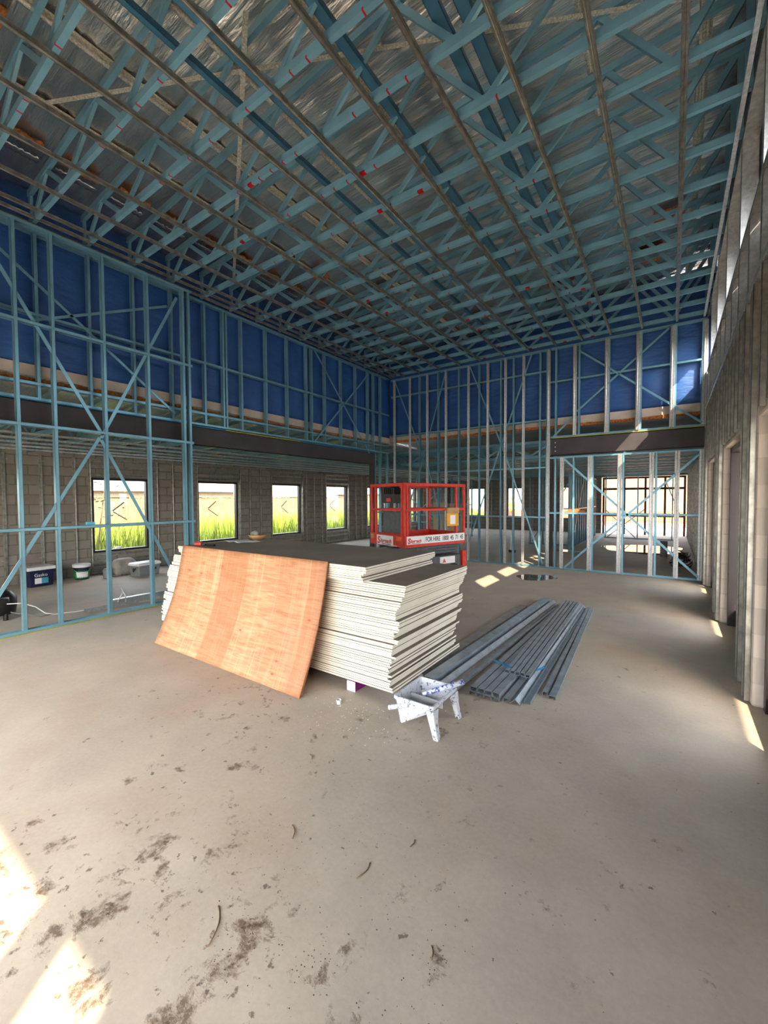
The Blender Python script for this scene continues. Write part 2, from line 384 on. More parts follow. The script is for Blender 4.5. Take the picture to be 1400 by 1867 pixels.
# ------------------------------------------------------------------ right wall: block piers, lintels, openings
OPEN = [(2.25, 4.40), (5.0, 7.12), (7.75, 9.88)]
piers = []; y = -1.8
for a, b in OPEN: piers.append((y, a)); y = b
piers.append((y, 12.2)); HD = 2.33
wr = bpy.data.objects.new('wall_right', None); COL.objects.link(wr); structure(wr)
for a, b in piers:
    MB().box(XR, XR + .19, a, b, 0, 3.42).build('block_pier', M['block_r'], wr, bevel=.025)
for a, b in OPEN:
    MB().box(XR + .001, XR + .189, a - .02, b + .02, HD, 3.419).build('lintel', M['block_r'], wr, bevel=.022)
structure(MB().box(XR, XR + .19, 12.2, YE, 0, 3.6).build('wall_right_far', M['block_r']))
for i, (a, b) in enumerate(OPEN):
    d = bpy.data.objects.new('door_%d' % (i + 1), None); COL.objects.link(d); structure(d); d.location = (XR + .075, a, 0)
    L = b - a; f = MB().box(.0, .11, 0, .05, 0, HD).box(.0, .11, L - .09, L, 0, HD).box(0, .11, 0, L, HD - .06, HD).box(.08, .11, 0, L, 0, .21).box(.0, .10, L * .52, L * .52 + .06, 0, HD)
    f.build('door_frame', M['dark'], d)
    lf = MB().box(.04, .075, L * .52 - .09, L * .52, .03, HD - .06).box(.04, .075, .05, .14, .03, HD - .06).box(.04, .075, .05, L * .52, .03, .12).box(.04, .075, .05, L * .52, HD - .15, HD - .06)
    lf = lf.build('sliding_leaf', M['dark'], d)
    MB().box(.055, .061, .14, L * .52 - .09, .12, HD - .15).build('pane', M['tint'], lf)
# vertical battens on the right wall
k = 0; bats = []
for a, b in piers:
    n = max(2, int((b - a) / .45) + 1)
    for j in range(n):
        yy = a + .08 + (b - a - .16) * j / (n - 1)
        bats.append((yy, 0.02))
for a, b in OPEN:
    for j in range(1, 7): bats.append((a + (b - a) * j / 7, HD + .03))
bats.sort()
for yy, z0 in bats:
    if yy < -1.9: continue
    o = MB().hat((XR - .038, yy, z0), (XR - .038, yy, 3.40), Y, -X, .045, .035)
    if z0 < 1: o.hat((XR - .040, yy + .10, z0), (XR - .040, yy + .10, 3.38), Y, -X, .03, .035)
    tag(o.build('wall_batten', M['galvd']), 'vertical galvanised batten on the right block wall, %s from the camera end' % ORD[k], 'batten', 'battens on the right wall'); k += 1

# clerestory frame over the right wall
t = thing('clerestory_frame', 'galvanised stud frame of the high window band above the right wall', 'wall frame', loc=(XR, 4, 3.42))
yy = -1.0
ys = []
base = 4.23
for j in range(-4, 5): ys.append(base + 1.29 * j)
for yv in ys:
    if yv > 10.3: continue
    s = MB().cch((.035, yv - 4, 0.0), (.035, yv - 4, 1.82), X, Y, .13, .045, .01)
    s.build('stud', M['galv'], t)
    MB().cch((.035, yv - 4 + .62, 0.0), (.035, yv - 4 + .62, .73), X, Y, .13, .045, .01).build('cripple_stud', M['galv'], t)
MB().box(-.03, .10, -6, 6.35, -.002, .004).box(-.032, -.028, -6, 6.35, 0, .05).box(.10, .104, -6, 6.35, 0, .05).build('bottom_plate', M['galv'], t)
MB().box(-.032, .102, -6, 6.35, .725, .731).box(-.034, -.03, -6, 6.35, .69, .731).build('sill_plate', M['galvd'], t)
MB().box(-.03, .10, -6, 6.35, 1.80, 1.806).box(-.034, -.03, -6, 6.35, 1.76, 1.806).build('top_plate', M['galvd'], t)
structure(MB().box(XR + .11, XR + .16, -2.2, 10.6, 3.42, 4.15).build('wall_clerestory_low', M['dark']))
structure(MB().box(XR + .11, XR + .16, -2.2, 10.6, 4.83, 6.45).build('wall_clerestory_high', M['dark']))
mb = MB().box(XR + .11, XR + .16, -2.2, 2.86, 4.15, 4.83)
for j in range(6): mb.box(XR + .11, XR + .16, 4.23 + 1.29 * j - .40, 4.23 + 1.29 * j - .04, 4.15, 4.83)
structure(mb.build('wall_clerestory_mid', M['dark']))
structure(MB().box(XR + .16, 2.83, -.8, YE + .4, 2.86, 2.95).build('ceiling_veranda', M['galvd']))
for i, yy in enumerate((-1, 3, 7, 11, 15, 19)):
    tag(MB().box(2.6, 2.7, yy, yy + .1, -.02, 2.86).build('veranda_post', M['dark']), 'dark veranda post outside the right wall, %s from the camera end' % ORD[i], 'post', 'veranda posts outside the right wall')

# wall behind the camera (big roller opening) 
structure(MB().box(XM - .1, XR + .2, -2.1, -1.95, 2.55, 6.3).box(XR, XR + .02, -2.1, -1.8, 2.36, 3.42).build('wall_front', M['block_x']))  # thin side header is unseen, added to trim the floor sun patch
structure(MB().box(XW, XM - .1, -2.1, -1.95, 0, 3.3).build('wall_front_wing', M['block_x']))
for i, xx in enumerate((.02, -2.45, -4.9)):
    tag(MB().box(xx - .075, xx + .075, -2.1, -1.95, 0, 2.55).build('door_mullion', M['dark']), 'dark mullion of the wide opening behind the camera, %s from the right' % ORD[i], 'mullion', 'mullions behind the camera')

# ------------------------------------------------------------------ main roof: foil, roof battens, insulation, straps
from mathutils import noise as NZ
def foil_f(u, v):
    x, y = -7.12 + u * 8.2, -2.1 + v * 12.75
    w = abs(NZ.noise((x * 1.1 + y * .4, y * 8.0, 1.7))) * 1.1 + NZ.noise((x * 3.1, y * 19.0, 5.2)) * .45 + NZ.noise((x * .9 + y * .3, y * 2.2, 9.1)) * 1.2
    return (x, y, ztop(x) + .15 + .022 * w)
structure(MB().grid(None, 100, 620, foil_f).build('ceiling', M['foil'], smooth=True))
structure(MB().grid(None, 2, 2, lambda u, v: (-7.4 + u * 8.6, -2.4 + v * 13.3, ztop(-7.4 + u * 8.6) + .2)).build('roof_sheet', M['roofm'], solid=.01))
for i, xx in enumerate((.2, -.75, -2.75, -3.6, -4.55, -5.5)):
    z = ztop(xx) + .04
    tag(MB().hat((xx, -2.0, z + .05), (xx, 10.5, z + .05), X, -Z, .05, .045, .025).build('roof_batten', M['strap']), 'tan top-hat roof batten under the foil, %s from the right wall' % ORD[i], 'roof batten', 'roof battens under the foil')
def insul(x0, x1, y0, y1, z, seed):
    r = random.Random(seed); mb = MB(); nu, nv = 14, 4; n = []
    g = [[(x0 + (x1 - x0) * b / nv + r.uniform(-.02, .02), y0 + (y1 - y0) * a / nu, z - .018 * r.random() - (.02 if 0 < b < nv else 0)) for b in range(nv + 1)] for a in range(nu + 1)]
    mb.grid(None, nu, nv, lambda u, v: g[round(u * nu)][round(v * nv)]); return mb
TY = [1.31 + .6 * k for k in range(-2, 16)]
for i, yv in enumerate(TY[:-1]):
    if i < 2 or i % 1 == 0:
        xx = -6.12 + random.uniform(-.03, .03)
        o = insul(xx - .06, xx + .07, yv + .13, yv + .52, ztop(xx) + .125, i)
        tag(o.build('insulation_strip', M['insul'], solid=.02), 'orange-brown insulation strip by the left wall, %s roof bay from the back wall' % ORD[16 - i], 'insulation', 'insulation strips by the left wall')
        o = MB().grid(None, 16, 3, lambda u, v: (-6.42 + .13 * v + .012 * math.sin(u * 40 + i), yv + .1 + .45 * u, ztop(-6.3) + .105 - .02 * abs(math.sin(u * 23 + 2 * i)) * v))
        tag(o.build('foil_lap', M['foil'], solid=.002, smooth=True), 'creased silver foil lap by the left wall, %s roof bay from the back wall' % ORD[16 - i], 'foil', 'foil laps by the left wall')
for j, (x0, x1, y0, y1) in enumerate([(-5.0, -4.7, .72, 1.2), (-2.2, -1.7, 9.1, 9.5), (-3.9, -3.4, 9.2, 9.45), (-.6, -.2, 8.9, 9.4), (-5.0, -4.6, 6.8, 7.1), (-5.6, -5.3, 5.6, 5.9), (-.3, .1, 7.9, 8.2)]):
    tag(insul(x0, x1, y0, y1, ztop(x0) + .12, 50 + j).build('insulation_tuft', M['insul'], solid=.03), ['large brown insulation tuft bulging from the foil at the top left corner', 'brown insulation tuft above the back wall near its middle', 'brown insulation tuft above the back wall left of middle', 'brown insulation tuft above the beam at the back right', 'brown insulation tuft in the left half of the roof', 'small brown insulation tuft near the left wall under the roof', 'small brown insulation tuft near the right side of the back wall'][j], 'insulation')
for p0, p1, lb in (((-5.32, 1.6), (.3, 4.75), 'perforated strap running diagonally from the left foreground roof to the right wall'), ((-3.05, 2.36), (-6.6, 4.75), 'perforated strap running from the roof centre down towards the left wall')):
    a = V((p0[0], p0[1], ztop(p0[0]) - .03)); b = V((p1[0], p1[1], ztop(p1[0]) - .03))
    tag(MB().bar(a, b, (a - b).cross(Z), .045, .003).build('strap_brace', M['strap']), lb, 'strap')

# trusses
def make_truss(y):
    t = thing('roof_truss', '', 'roof truss', 'blue steel roof trusses', (0, y, ZC))
    x0, x1 = XM - .02, XR - .02
    MB().cch((x0, 0, .038), (x1, 0, .038), Z, Y, .075, .042, .010, .004).build('bottom_chord', M['chord'], t)
    za, zb = ztop(x0) - ZC + .038, ztop(x1) - ZC + .038
    MB().cch((x0, 0, za), (x1, 0, zb), Z, Y, .075, .042, .010, .004).build('top_chord', M['blue'], t)
    B = [-.04, -1.46, -2.9, -4.33, -5.76]; T = [b - .58 for b in B] + [.48]
    def web(a, b):
        p = V((a, .012, .03)); q = V((b, .012, ztop(b) - ZC + .03)); d = (q - p).normalized()
        MB().cch(p, q, d.cross(Y), Y, .052, .030, .008, .003).build('web', M['blue'], t)
    for b in B: web(b, b - .58)
    for i, b in enumerate(B): web(b, (B[i - 1] - .58) if i else .48)
    web(-6.85, -6.36)
    for xx in (x0 + .03, x1 - .03): MB().cch((xx, .012, .04), (xx, .012, ztop(xx) - ZC + .05), X, Y, .052, .03, .008, .003).build('end_web', M['blue'], t)
    return t
tr0 = None
for i, yv in enumerate(TY):
    n = len(TY) - i; lb = 'blue steel roof truss, %s out from the back wall' % ORD[n - 1]
    if n == 1: lb = 'blue steel roof truss hard against the top of the back wall'
    if tr0 is None: tr0 = make_truss(yv); tr0['label'] = lb
    else: copy_tree(tr0, (0, yv, ZC), lb)
# long ties through the trusses
for xx, z, w, lb in ((-1.62, 5.60, .10, 'left member of the paired dark blue ties running along the room'), (-1.42, 5.60, .10, 'right member of the paired dark blue ties running along the room'), (-2.42, 5.66, .09, 'dark blue tie above the batten left of the paired ties'), (-3.02, 5.345, .07, 'dark blue tie lying over the bottom chords beside a ceiling batten'), (-3.45, 5.44, .05, 'slim bright blue tie left of the roof centre')):
    tag(MB().cch((xx, -1.8, z), (xx, 10.38, z), X, Z, w, .05, .012, .004).build('truss_tie', M['blued']), lb, 'tie')
# nogging channels set on the slant between trusses
# ceiling battens
BX = [.03, -.57, -1.15, -1.72, -2.28, -2.90, -3.5, -4.13, -4.71, -5.30, -5.93, -6.45]
for i, xx in enumerate(BX):
    o = MB().hat((xx, -1.8, ZC - .038), (xx, 10.36, ZC - .038), X, -Z, .034, .032, .008)
    t = tag(o.build('ceiling_batten', M['galvd']), 'galvanised ceiling batten under the trusses, %s from the right wall' % ORD[i], 'ceiling batten', 'ceiling battens under the trusses')
o = MB().box(XR - .10, XR - .06, -1.8, 10.35, ZC - .045, ZC - .042).box(XR - .063, XR - .06, -1.8, 10.35, ZC - .045, ZC - .004)
tag(o.build('ceiling_angle', M['galv']), 'pale perimeter channel along the top of the right wall', 'channel')
o = MB().hat((XM + .1, -1.8, ZC - .03), (XM + .1, 10.3, ZC - .03), X, -Z, .03, .03, .01).hat((XM + .24, -1.8, ZC - .005), (XM + .24, 10.3, ZC - .005), X, -Z, .03, .03, .01)
tag(o.build('ceiling_angle', M['galvd']), 'galvanised perimeter channels along the top of the left wall', 'channel')

# ------------------------------------------------------------------ wall frames in blue steel
def frame_x(t, x, ys, z0, z1, nogs, w=.075, dx=1, y0=None, y1=None, mat='blue', fl=.038):
    """frame standing in the plane x; coordinates local to t (t at origin)"""
    for yv in ys: MB().cch((x, yv, z0), (x, yv, z1), X, Y, w, fl, .009).build('stud', M[mat], t)
    a = min(ys) - .03 if y0 is None else y0; b = max(ys) + .06 if y1 is None else y1
    MB().prof((x, a, z0), (x, b, z0), X, Z, [(-w / 2, .035), (-w / 2, 0), (w / 2, 0), (w / 2, .035)], .004).build('bottom_plate', M[mat], t)
    MB().prof((x, a, z1), (x, b, z1), X, Z, [(-w / 2, -.038), (-w / 2, 0), (w / 2, 0), (w / 2, -.038)], .004).build('top_plate', M[mat], t)
    for zz in nogs: MB().prof((x, a, zz), (x, b, zz), Z, X, [(-.02, -w / 2), (-.02, w / 2), (.02, w / 2), (.02, -w / 2)], .004).build('nogging', M[mat], t)
def brace_x(t, x, a, b, w=.038, mat='blue'): MB().bar((x, a[0], a[1]), (x, b[0], b[1]), V((0, -(b[1] - a[1]), b[0] - a[0])), w, .012).build('brace', M[mat], t)
def frame_y(t, y, xs, z0, z1, nogs, w=.075, x0=None, x1=None, mat='blue', fl=.038):
    for xv in xs: MB().cch((xv, y, z0), (xv, y, z1), Y, X, w, fl, .009).build('stud', M[mat], t)
    a = min(xs) - .03 if x0 is None else x0; b = max(xs) + .06 if x1 is None else x1
    MB().prof((a, y, z0), (b, y, z0), Y, Z, [(-w / 2, .035), (-w / 2, 0), (w / 2, 0), (w / 2, .035)], .004).build('bottom_plate', M[mat], t)
    MB().prof((a, y, z1), (b, y, z1), Y, Z, [(-w / 2, -.038), (-w / 2, 0), (w / 2, 0), (w / 2, -.038)], .004).build('top_plate', M[mat], t)
    for zz in nogs: MB().prof((a, y, zz), (b, y, zz), Z, Y, [(-.02, w / 2), (-.02, -w / 2), (.02, -w / 2), (.02, w / 2)], .004).build('nogging', M[mat], t)
def brace_y(t, y, a, b, w=.038, mat='blue'): MB().bar((a[0], y, a[1]), (b[0], y, b[1]), V((-(b[1] - a[1]), 0, b[0] - a[0])), w, .012).build('brace', M[mat], t)

t = thing('wall_frame', 'tall pale blue steel stud frame at the left, floor to trusses, with crossed braces', 'wall frame')
frame_x(t, XL - .04, [-.7, -.1, .5, 1.09, 1.67, 2.05, 2.65, 3.26, 3.83, 3.93], 0.004, 5.20, [1.32, 2.655, 3.95], .08, y0=-1.3, y1=4.0)
xb = XL + .006
for a, b in (((1.3, 5.0), (2.62, 2.62)), ((2.60, 2.58), (3.75, 5.0)), ((2.58, 2.58), (1.15, -.0)), ((2.60, 2.55), (3.80, .10)), ((.2, 3.0), (2.6, 2.6))):
    if a == (.2, 3.0): continue
    brace_x(t, xb - .02, a, b, .042)
MB().box(XL - .02, XL + .03, 2.38, 2.48, 1.345, 1.385).build('packer', M['teal'], t)

t = thing('clerestory_wall_frame', 'blue steel stud frame above the long left beam, in front of the blue wrap', 'wall frame')
ys = [-1.1, -.5, .1, .72, 1.33, 1.95, 2.56, 3.16, 3.76, 4.36, 4.74, 4.80, 5.14, 5.74, 6.32, 6.90, 7.07, 7.52, 8.12, 8.71, 9.26, 9.52, 9.86]
frame_x(t, XM - .04, ys, 3.02, 5.24, [3.24, 4.15], .08, y1=10.3)
for a, b in (((7.15, 5.2), (9.3, 2.95)), ((9.25, 5.1), (7.15, 3.05)), ((1.4, 5.0), (3.8, 3.15)), ((1.9, 4.05), (3.7, 4.9))): brace_x(t, XM + .008, a, b, .036)
t = thing('corner_post_frame', 'cluster of full height blue studs at the far left corner', 'wall frame')
for yv in (9.58, 9.86, 10.22): MB().cch((XM - .04, yv, .004), (XM - .04, yv, 3.02), X, Y, .08, .038, .009).build('stud', M['blue'], t)
for zz in (1.3, 2.1): MB().prof((XM - .04, 9.55, zz), (XM - .04, 10.3, zz), Z, X, [(-.02, -.04), (-.02, .04), (.02, .04), (.02, -.04)], .004).build('nogging', M['blue'], t)
tag(MB().box(XM - .11, XM - .01, 9.45, 9.55, 0.004, 2.66).build('steel_post', M['beam']), 'grey steel post under the far end of the long left beam', 'post')
tag(MB().box(XM - .11, XM - .01, 3.98, 4.08, 0.004, 2.66).build('steel_post', M['beam']), 'grey steel post between the two left beams at the end of the tall frame', 'post')

# steel beams (channel sections)
def beam_x(name, y0, y1, z0, z1, lb, film):
    t = thing(name, lb, 'beam', loc=(XM, y0, z0)); L = y1 - y0; h = z1 - z0
    MB().prof((-.01, 0, h / 2), (-.01, L, h / 2), Z, -X, [(-h / 2, .09), (-h / 2, 0), (h / 2, 0), (h / 2, .09)], .012).build('channel', M['beam'], t)
    for a, b, m in film: MB().box(-.10, -.002, a, b, h + .006, h + .026).build('packer_strip', M[m], t)
    return t
beam_x('steel_beam', -2.0, 3.97, 2.67, 3.0, 'dark steel beam behind the tall left frame', [(0, 5.97, 'bluefilm')])
beam_x('steel_beam', 4.09, 9.58, 2.66, 2.98, 'long dark steel beam across the opening to the side wing', [(0, .7, 'bluefilm'), (.7, 2.6, 'yellowfilm'), (2.6, 5.49, 'bluefilm')])

# wrap, band, insulation behind the left wall
def wrap_x():
    return MB().grid(None, 70, 16, lambda u, v: (XM - .14 + .016 * math.sin(u * 130 + 3 * math.sin(v * 9)) * math.sin(v * 6), -2.0 + u * 12.75, 3.50 + v * 2.34))
structure(wrap_x().build('wall_left_wrap', M['wrap'], smooth=True, solid=.003))
structure(MB().box(XM - .16, XM - .12, -2.0, 10.7, 3.36, 3.51).build('trim_1', M['puttyband']))
structure(MB().grid(None, 80, 16, lambda u, v: (XM - .22 + u * 7.85, YB + .15 + .014 * math.sin(u * 90 + 3 * math.sin(v * 9)) * math.sin(v * 6), 3.58 + v * 2.62)).build('wall_back_wrap', M['wrap'], smooth=True, solid=.003))
structure(MB().box(XM - .2, XR + .15, YB + .13, YB + .17, 3.40, 3.59).build('trim_2', M['puttyband']))
def fluff(p0, p1, w, h, seed, n=90):
    r = random.Random(seed); p0, p1 = V(p0), V(p1); rings = []
    for i in range(n + 1):
        c = p0.lerp(p1, i / n); d = (p1 - p0).normalized(); s = d.cross(Z)
        rings.append([c + s * (w * math.cos(a) * r.uniform(.6, 1.1)) + Z * (h * math.sin(a) * r.uniform(.4, 1.2)) for a in [2 * math.pi * q / 7 for q in range(7)]])
    return MB().loft(rings)
tag(fluff((XM - .125, -2, 3.30), (XM - .125, 4.0, 3.30), .03, .05, 3).build('insulation_edge', M['insul']), 'ragged brown insulation edge under the white band behind the tall frame', 'insulation')
tag(fluff((XM - .125, 4.1, 3.325), (XM - .125, 10.3, 3.325), .03, .022, 4).build('insulation_edge', M['insul']), 'thin brown insulation edge under the white band over the long beam', 'insulation')
tag(fluff((XM, YB + .115, 3.385), (XR, YB + .115, 3.385), .02, .04, 5).build('insulation_edge', M['insul']), 'brown insulation edge under the white band of the back wall', 'insulation')

# ------------------------------------------------------------------ back wall frames
t = thing('wall_frame', 'tall back wall frame left of the beam, grey battens over blue studs', 'wall frame')
fx = [-6.86, -6.0, -5.4, -4.78, -4.2, -3.62, -3.3, -2.66, -2.5]
frame_y(t, YB + .05, fx, .004, 5.22, [1.22, 2.42, 3.55, 4.70], .08, x0=XM, x1=-2.42)
for xv in (-6.82, -6.28, -5.71, -5.13, -4.47, -3.94, -3.48, -3.03, -2.44): MB().hat((xv, YB - .03, .03), (xv, YB - .03, 5.18), X, -Y, .04, .032, .014).build('batten', M['galv'], t)
for a, b in (((-6.8, 5.15), (-5.75, 2.6)), ((-5.15, 5.1), (-6.0, 2.35)), ((-4.43, 5.15), (-3.5, 2.85)), ((-2.85, 5.15), (-4.6, .1)), ((-3.5, 2.85), (-2.55, .08)), ((-5.7, 2.6), (-5.0, .1)), ((-6.0, 2.4), (-6.8, .1))): brace_y(t, YB + .005, a, b, .034)
t = thing('wall_frame', 'back wall frame above the right hand beam with grey battens and crossed braces', 'wall frame')
frame_y(t, YB + .05, [-2.3, -1.8, -1.2, -.6, 0.0, .44], 3.11, 5.22, [4.42], .08, x0=-2.40, x1=.52)
for xv in (-1.87, -1.22, -.63, -.03, .50): MB().hat((xv, YB - .03, 3.13), (xv, YB - .03, 5.18), X, -Y, .05, .034, .016).build('batten', M['galv'], t)
for a, b in (((-1.8, 5.05), (.47, 3.17)), ((-.1, 5.15), (-1.82, 3.67)), ((-1.85, 3.6), (-2.35, 3.12))): brace_y(t, YB + .005, a, b, .040)
t = thing('wall_frame', 'back wall frame below the right hand beam with one large crossed brace', 'wall frame')
frame_y(t, YB + .05, [-2.3, -1.9, -1.5, -.9, -.3, .08, .46], .004, 2.66, [1.33], .08, x0=-2.40, x1=.52)
for xv in (-2.13, -1.54, -.95, -.36, .08, .48): MB().hat((xv, YB - .03, .03), (xv, YB - .03, 2.64), X, -Y, .05, .034, .016).build('batten', M['galv'], t)
for a, b in (((-2.09, 2.6), (.48, .06)), ((-2.06, .05), (.44, 2.55))): brace_y(t, YB + .005, a, b, .045)
t = thing('steel_beam', 'dark steel beam across the back wall at the right', 'beam', loc=(-2.38, YB, 2.70))
MB().prof((0, .0, .19), (2.9, .0, .19), Z, Y, [(-.19, .09), (-.19, 0), (.19, 0), (.19, .09)], .012).build('channel', M['beam'], t)
MB().box(0, 2.9, 0, .09, .392, .412).build('packer_strip', M['yellowfilm'], t)
for zz in (.09, .19, .29): MB().tube([(.10, -.012, zz), (.10, 0, zz)], .014, 8).build('bolt', M['galv'], t)
tag(MB().box(-2.44, -2.36, YB + .09, YB + .17, 0.004, 2.70).build('steel_post', M['beam']), 'grey steel post under the left end of the back beam', 'post')

# ------------------------------------------------------------------ low roofs over the wing and the back area
def zlow(y): return 3.42 - (y - 10.6) * .045
structure(MB().grid(None, 8, 60, lambda u, v: (XM - .16 - u * 4.0, -2.2 + v * 24.6, 3.34 - u * .45 + .01 * math.sin(v * 160))).build('ceiling_wing', M['foil'], smooth=True, solid=.004))
structure(MB().grid(None, 40, 20, lambda u, v: (XM - .16 + u * 7.9, YB + .18 + v * 12.0, zlow(YB + .18 + v * 12.0) + .01 * math.sin(u * 130))).build('ceiling_back', M['foil'], smooth=True, solid=.004))
structure(MB().box(XW - .5, XM - .13, -2.5, YE + .5, 3.44, 3.46).build('roof_wing', M['roofm']))
structure(MB().box(XM - .13, XR + .2, YB + .18, YE + .5, 3.60, 3.62).build('roof_back', M['roofm']))
def wing_truss(y):
    t = thing('ceiling_truss', '', 'truss', 'blue trusses over the side wing', (XW + .02, y, 2.66)); L = XM - .14 - XW
    MB().cch((0, 0, .035), (L, 0, .035), Z, Y, .07, .04, .01, .004).build('bottom_chord', M['blue'], t)
    MB().cch((0, 0, .20), (L, 0, .60), Z, Y, .07, .04, .01, .004).build('top_chord', M['blue'], t)
    for a, b in ((.2, .7), (1.2, .7), (1.2, 1.8), (2.4, 1.8), (2.4, 3.0), (3.6, 3.0)):
        if b > L or a > L: continue
        p, q = V((a, .01, .04)), V((b, .01, .20 + .4 * b / L)); MB().cch(p, q, (q - p).normalized().cross(Y), Y, .045, .03, .007, .003).build('web', M['blue'], t)
    return t
w0 = None; k = 0; yy = -1.4
while yy < 21.8:
    lb = 'blue flat truss over the side wing, %s from the near end' % ORD[k]
    if w0 is None: w0 = wing_truss(yy); w0['label'] = lb
    else: copy_tree(w0, (XW + .02, yy, 2.66), lb)
    yy += .6; k += 1
def back_truss(y):
    t = thing('ceiling_truss', '', 'truss', 'blue trusses over the back area', (XM, y, 2.70)); L = XR - XM - .02
    MB().cch((0, 0, .035), (L, 0, .035), Z, Y, .07, .04, .01, .004).build('bottom_chord', M['blue'], t)
    MB().cch((0, 0, .40), (L, 0, .40), Z, Y, .07, .04, .01, .004).build('top_chord', M['blue'], t)
    for j in range(6):
        a = .3 + j * 1.2
        for b in (a + .6, a - .6):
            if 0 <= b <= L and a <= L: p, q = V((a, .01, .04)), V((b, .01, .40)); MB().cch(p, q, (q - p).normalized().cross(Y), Y, .045, .03, .007, .003).build('web', M['blue'], t)
    return t
w0 = None; yy = 10.95; k = 0
while yy < 21.6:
    lb = 'blue flat truss over the area behind the back wall, %s from that wall' % ORD[k]
    if w0 is None: w0 = back_truss(yy); w0['label'] = lb
    else: copy_tree(w0, (XM, yy, 2.70), lb)
    yy += .6; k += 1
# thin ceiling battens of the low ceilings
for i, xx in enumerate((-7.6, -8.2, -8.8, -9.4, -10.0)):
    tag(MB().hat((xx, -1.8, 2.63), (xx, 21.8, 2.63), X, -Z, .034, .028, .008).build('ceiling_batten', M['galv']), 'bright ceiling batten under the side wing trusses, %s from the beam' % ORD[i], 'ceiling batten', 'ceiling battens over the side wing')
for i in range(7):
    yy = 11.6 + i * 1.2
    tag(MB().hat((XM + .1, yy, 2.665), (XR - .1, yy, 2.67), Y, -Z, .034, .020, .008).build('ceiling_batten', M['galvd']), 'ceiling batten behind the back wall, %s from that wall' % ORD[i], 'ceiling batten', 'ceiling battens over the back area')
tag(MB().tube([(XM + .1, 12.4, 2.98), (-1.5, 12.4, 3.05), (XR - .1, 12.4, 3.1)], .055, 12).build('duct_pipe', M['puttyband'], smooth=True), 'pale pipe slung across behind the upper back wall frame', 'pipe')

# interior frames in the back area
def part_y(lb, y, x0, x1, z1, nog, br=(), step=.45):
    t = thing('partition_frame', lb, 'wall frame'); xs = []; x = x0
    while x <= x1 + 1e-6: xs.append(x); x += step
    frame_y(t, y, xs, .004, z1, nog, .075)
    for a, b in br: brace_y(t, y - .045, a, b, .035)
def part_x(lb, x, y0, y1, z1, nog, br=(), step=.45):
    t = thing('partition_frame', lb, 'wall frame'); ys = []; y = y0
    while y <= y1 + 1e-6: ys.append(y); y += step
    frame_x(t, x, ys, .004, z1, nog, .075)
    for a, b in br: brace_x(t, x + .045, a, b, .035)
part_y('blue partition frame with crossed braces seen through the lift platform', 13.6, -9.2, -6.4, 2.45, [.8, 1.3], (((-8.9, 2.3), (-7.2, .9)), ((-8.8, .3), (-6.6, 2.3))))
part_y('blue partition frame standing before the far left back window', 17.2, -8.6, -6.9, 2.5, [.6, 1.4])
part_x('blue partition frame running away behind the crossed brace', -2.75, 14.6, 20.4, 2.5, [1.3], (((14.8, .1), (17.0, 2.4)),))
part_y('short blue partition frame behind the left of the lower back frame', 15.6, -4.3, -2.8, 2.5, [1.3], (((-4.2, .1), (-2.9, 2.3)),))
part_y('sparse blue frame across the far right opening with a low cross brace', 19.6, -2.3, .3, 2.6, [.95], (((-2.2, .05), (-.9, 1.2)), ((-1.2, .05), (-2.3, 1.2)), ((-.2, 2.3), (.3, .9))), 1.15)
tag(MB().box(-7.2, -6.6, 13.53, 13.545, .05, 1.55).build('board_sheet', M['cream']), 'cream board fixed to the partition behind the lift, left one', 'board')
tag(MB().box(-6.55, -6.0, 13.54, 13.555, .05, 1.5).build('board_sheet', M['cream']), 'cream board fixed to the partition behind the lift, right one', 'board')
# battens on the far right wall
for i in range(12):
    yy = 12.5 + i * .8
    tag(MB().hat((XR - .037, yy, .02), (XR - .037, yy, 2.65), Y, -X, .045, .034).build('wall_batten', M['galvd']), 'steel batten on the right wall beyond the back frame, %s from that frame' % ORD[i], 'batten', 'battens beyond the back frame')

# ------------------------------------------------------------------ plasterboard stack
r = random.Random(11); NLOW, TH, PT = 45, .0166, .0196
jx = jy = 0
for i in range(NLOW):
    f = i / NLOW
    if i % 5 == 0 or r.random() < .12: jx = r.uniform(-.03, .03); jy = r.uniform(-.012, .02)
    z = .09 + i * PT
    xr = -1.90 + .07 * f + jx + r.uniform(-.006, .006) - (.035 if 6 < i < 14 else 0); xl = xr - 3.66 + .05 * f
    y0 = 2.80 + .10 * f + jy + r.uniform(-.004, .004); y1 = y0 + 1.26 + r.uniform(-.01, .01)
    if i < 2: xr += .03; y1 += .05
    o = MB().box((xl - xr) / 2, (xr - xl) / 2, (y0 - y1) / 2, (y1 - y0) / 2, 0, TH if i < NLOW - 1 else .0135).build('plasterboard_sheet', M['board'], origin=None)
    o.location = ((xl + xr) / 2, (y0 + y1) / 2, z)
    tag(o, 'plasterboard sheet in the large stack, %s from the bottom' % ORD[i] if i < NLOW - 1 else 'top plasterboard sheet of the lower stack, its grey face bare at the right end', 'plasterboard', 'plasterboard sheets in the lower stack')
ztl = .09 + (NLOW - 1) * PT + .0135
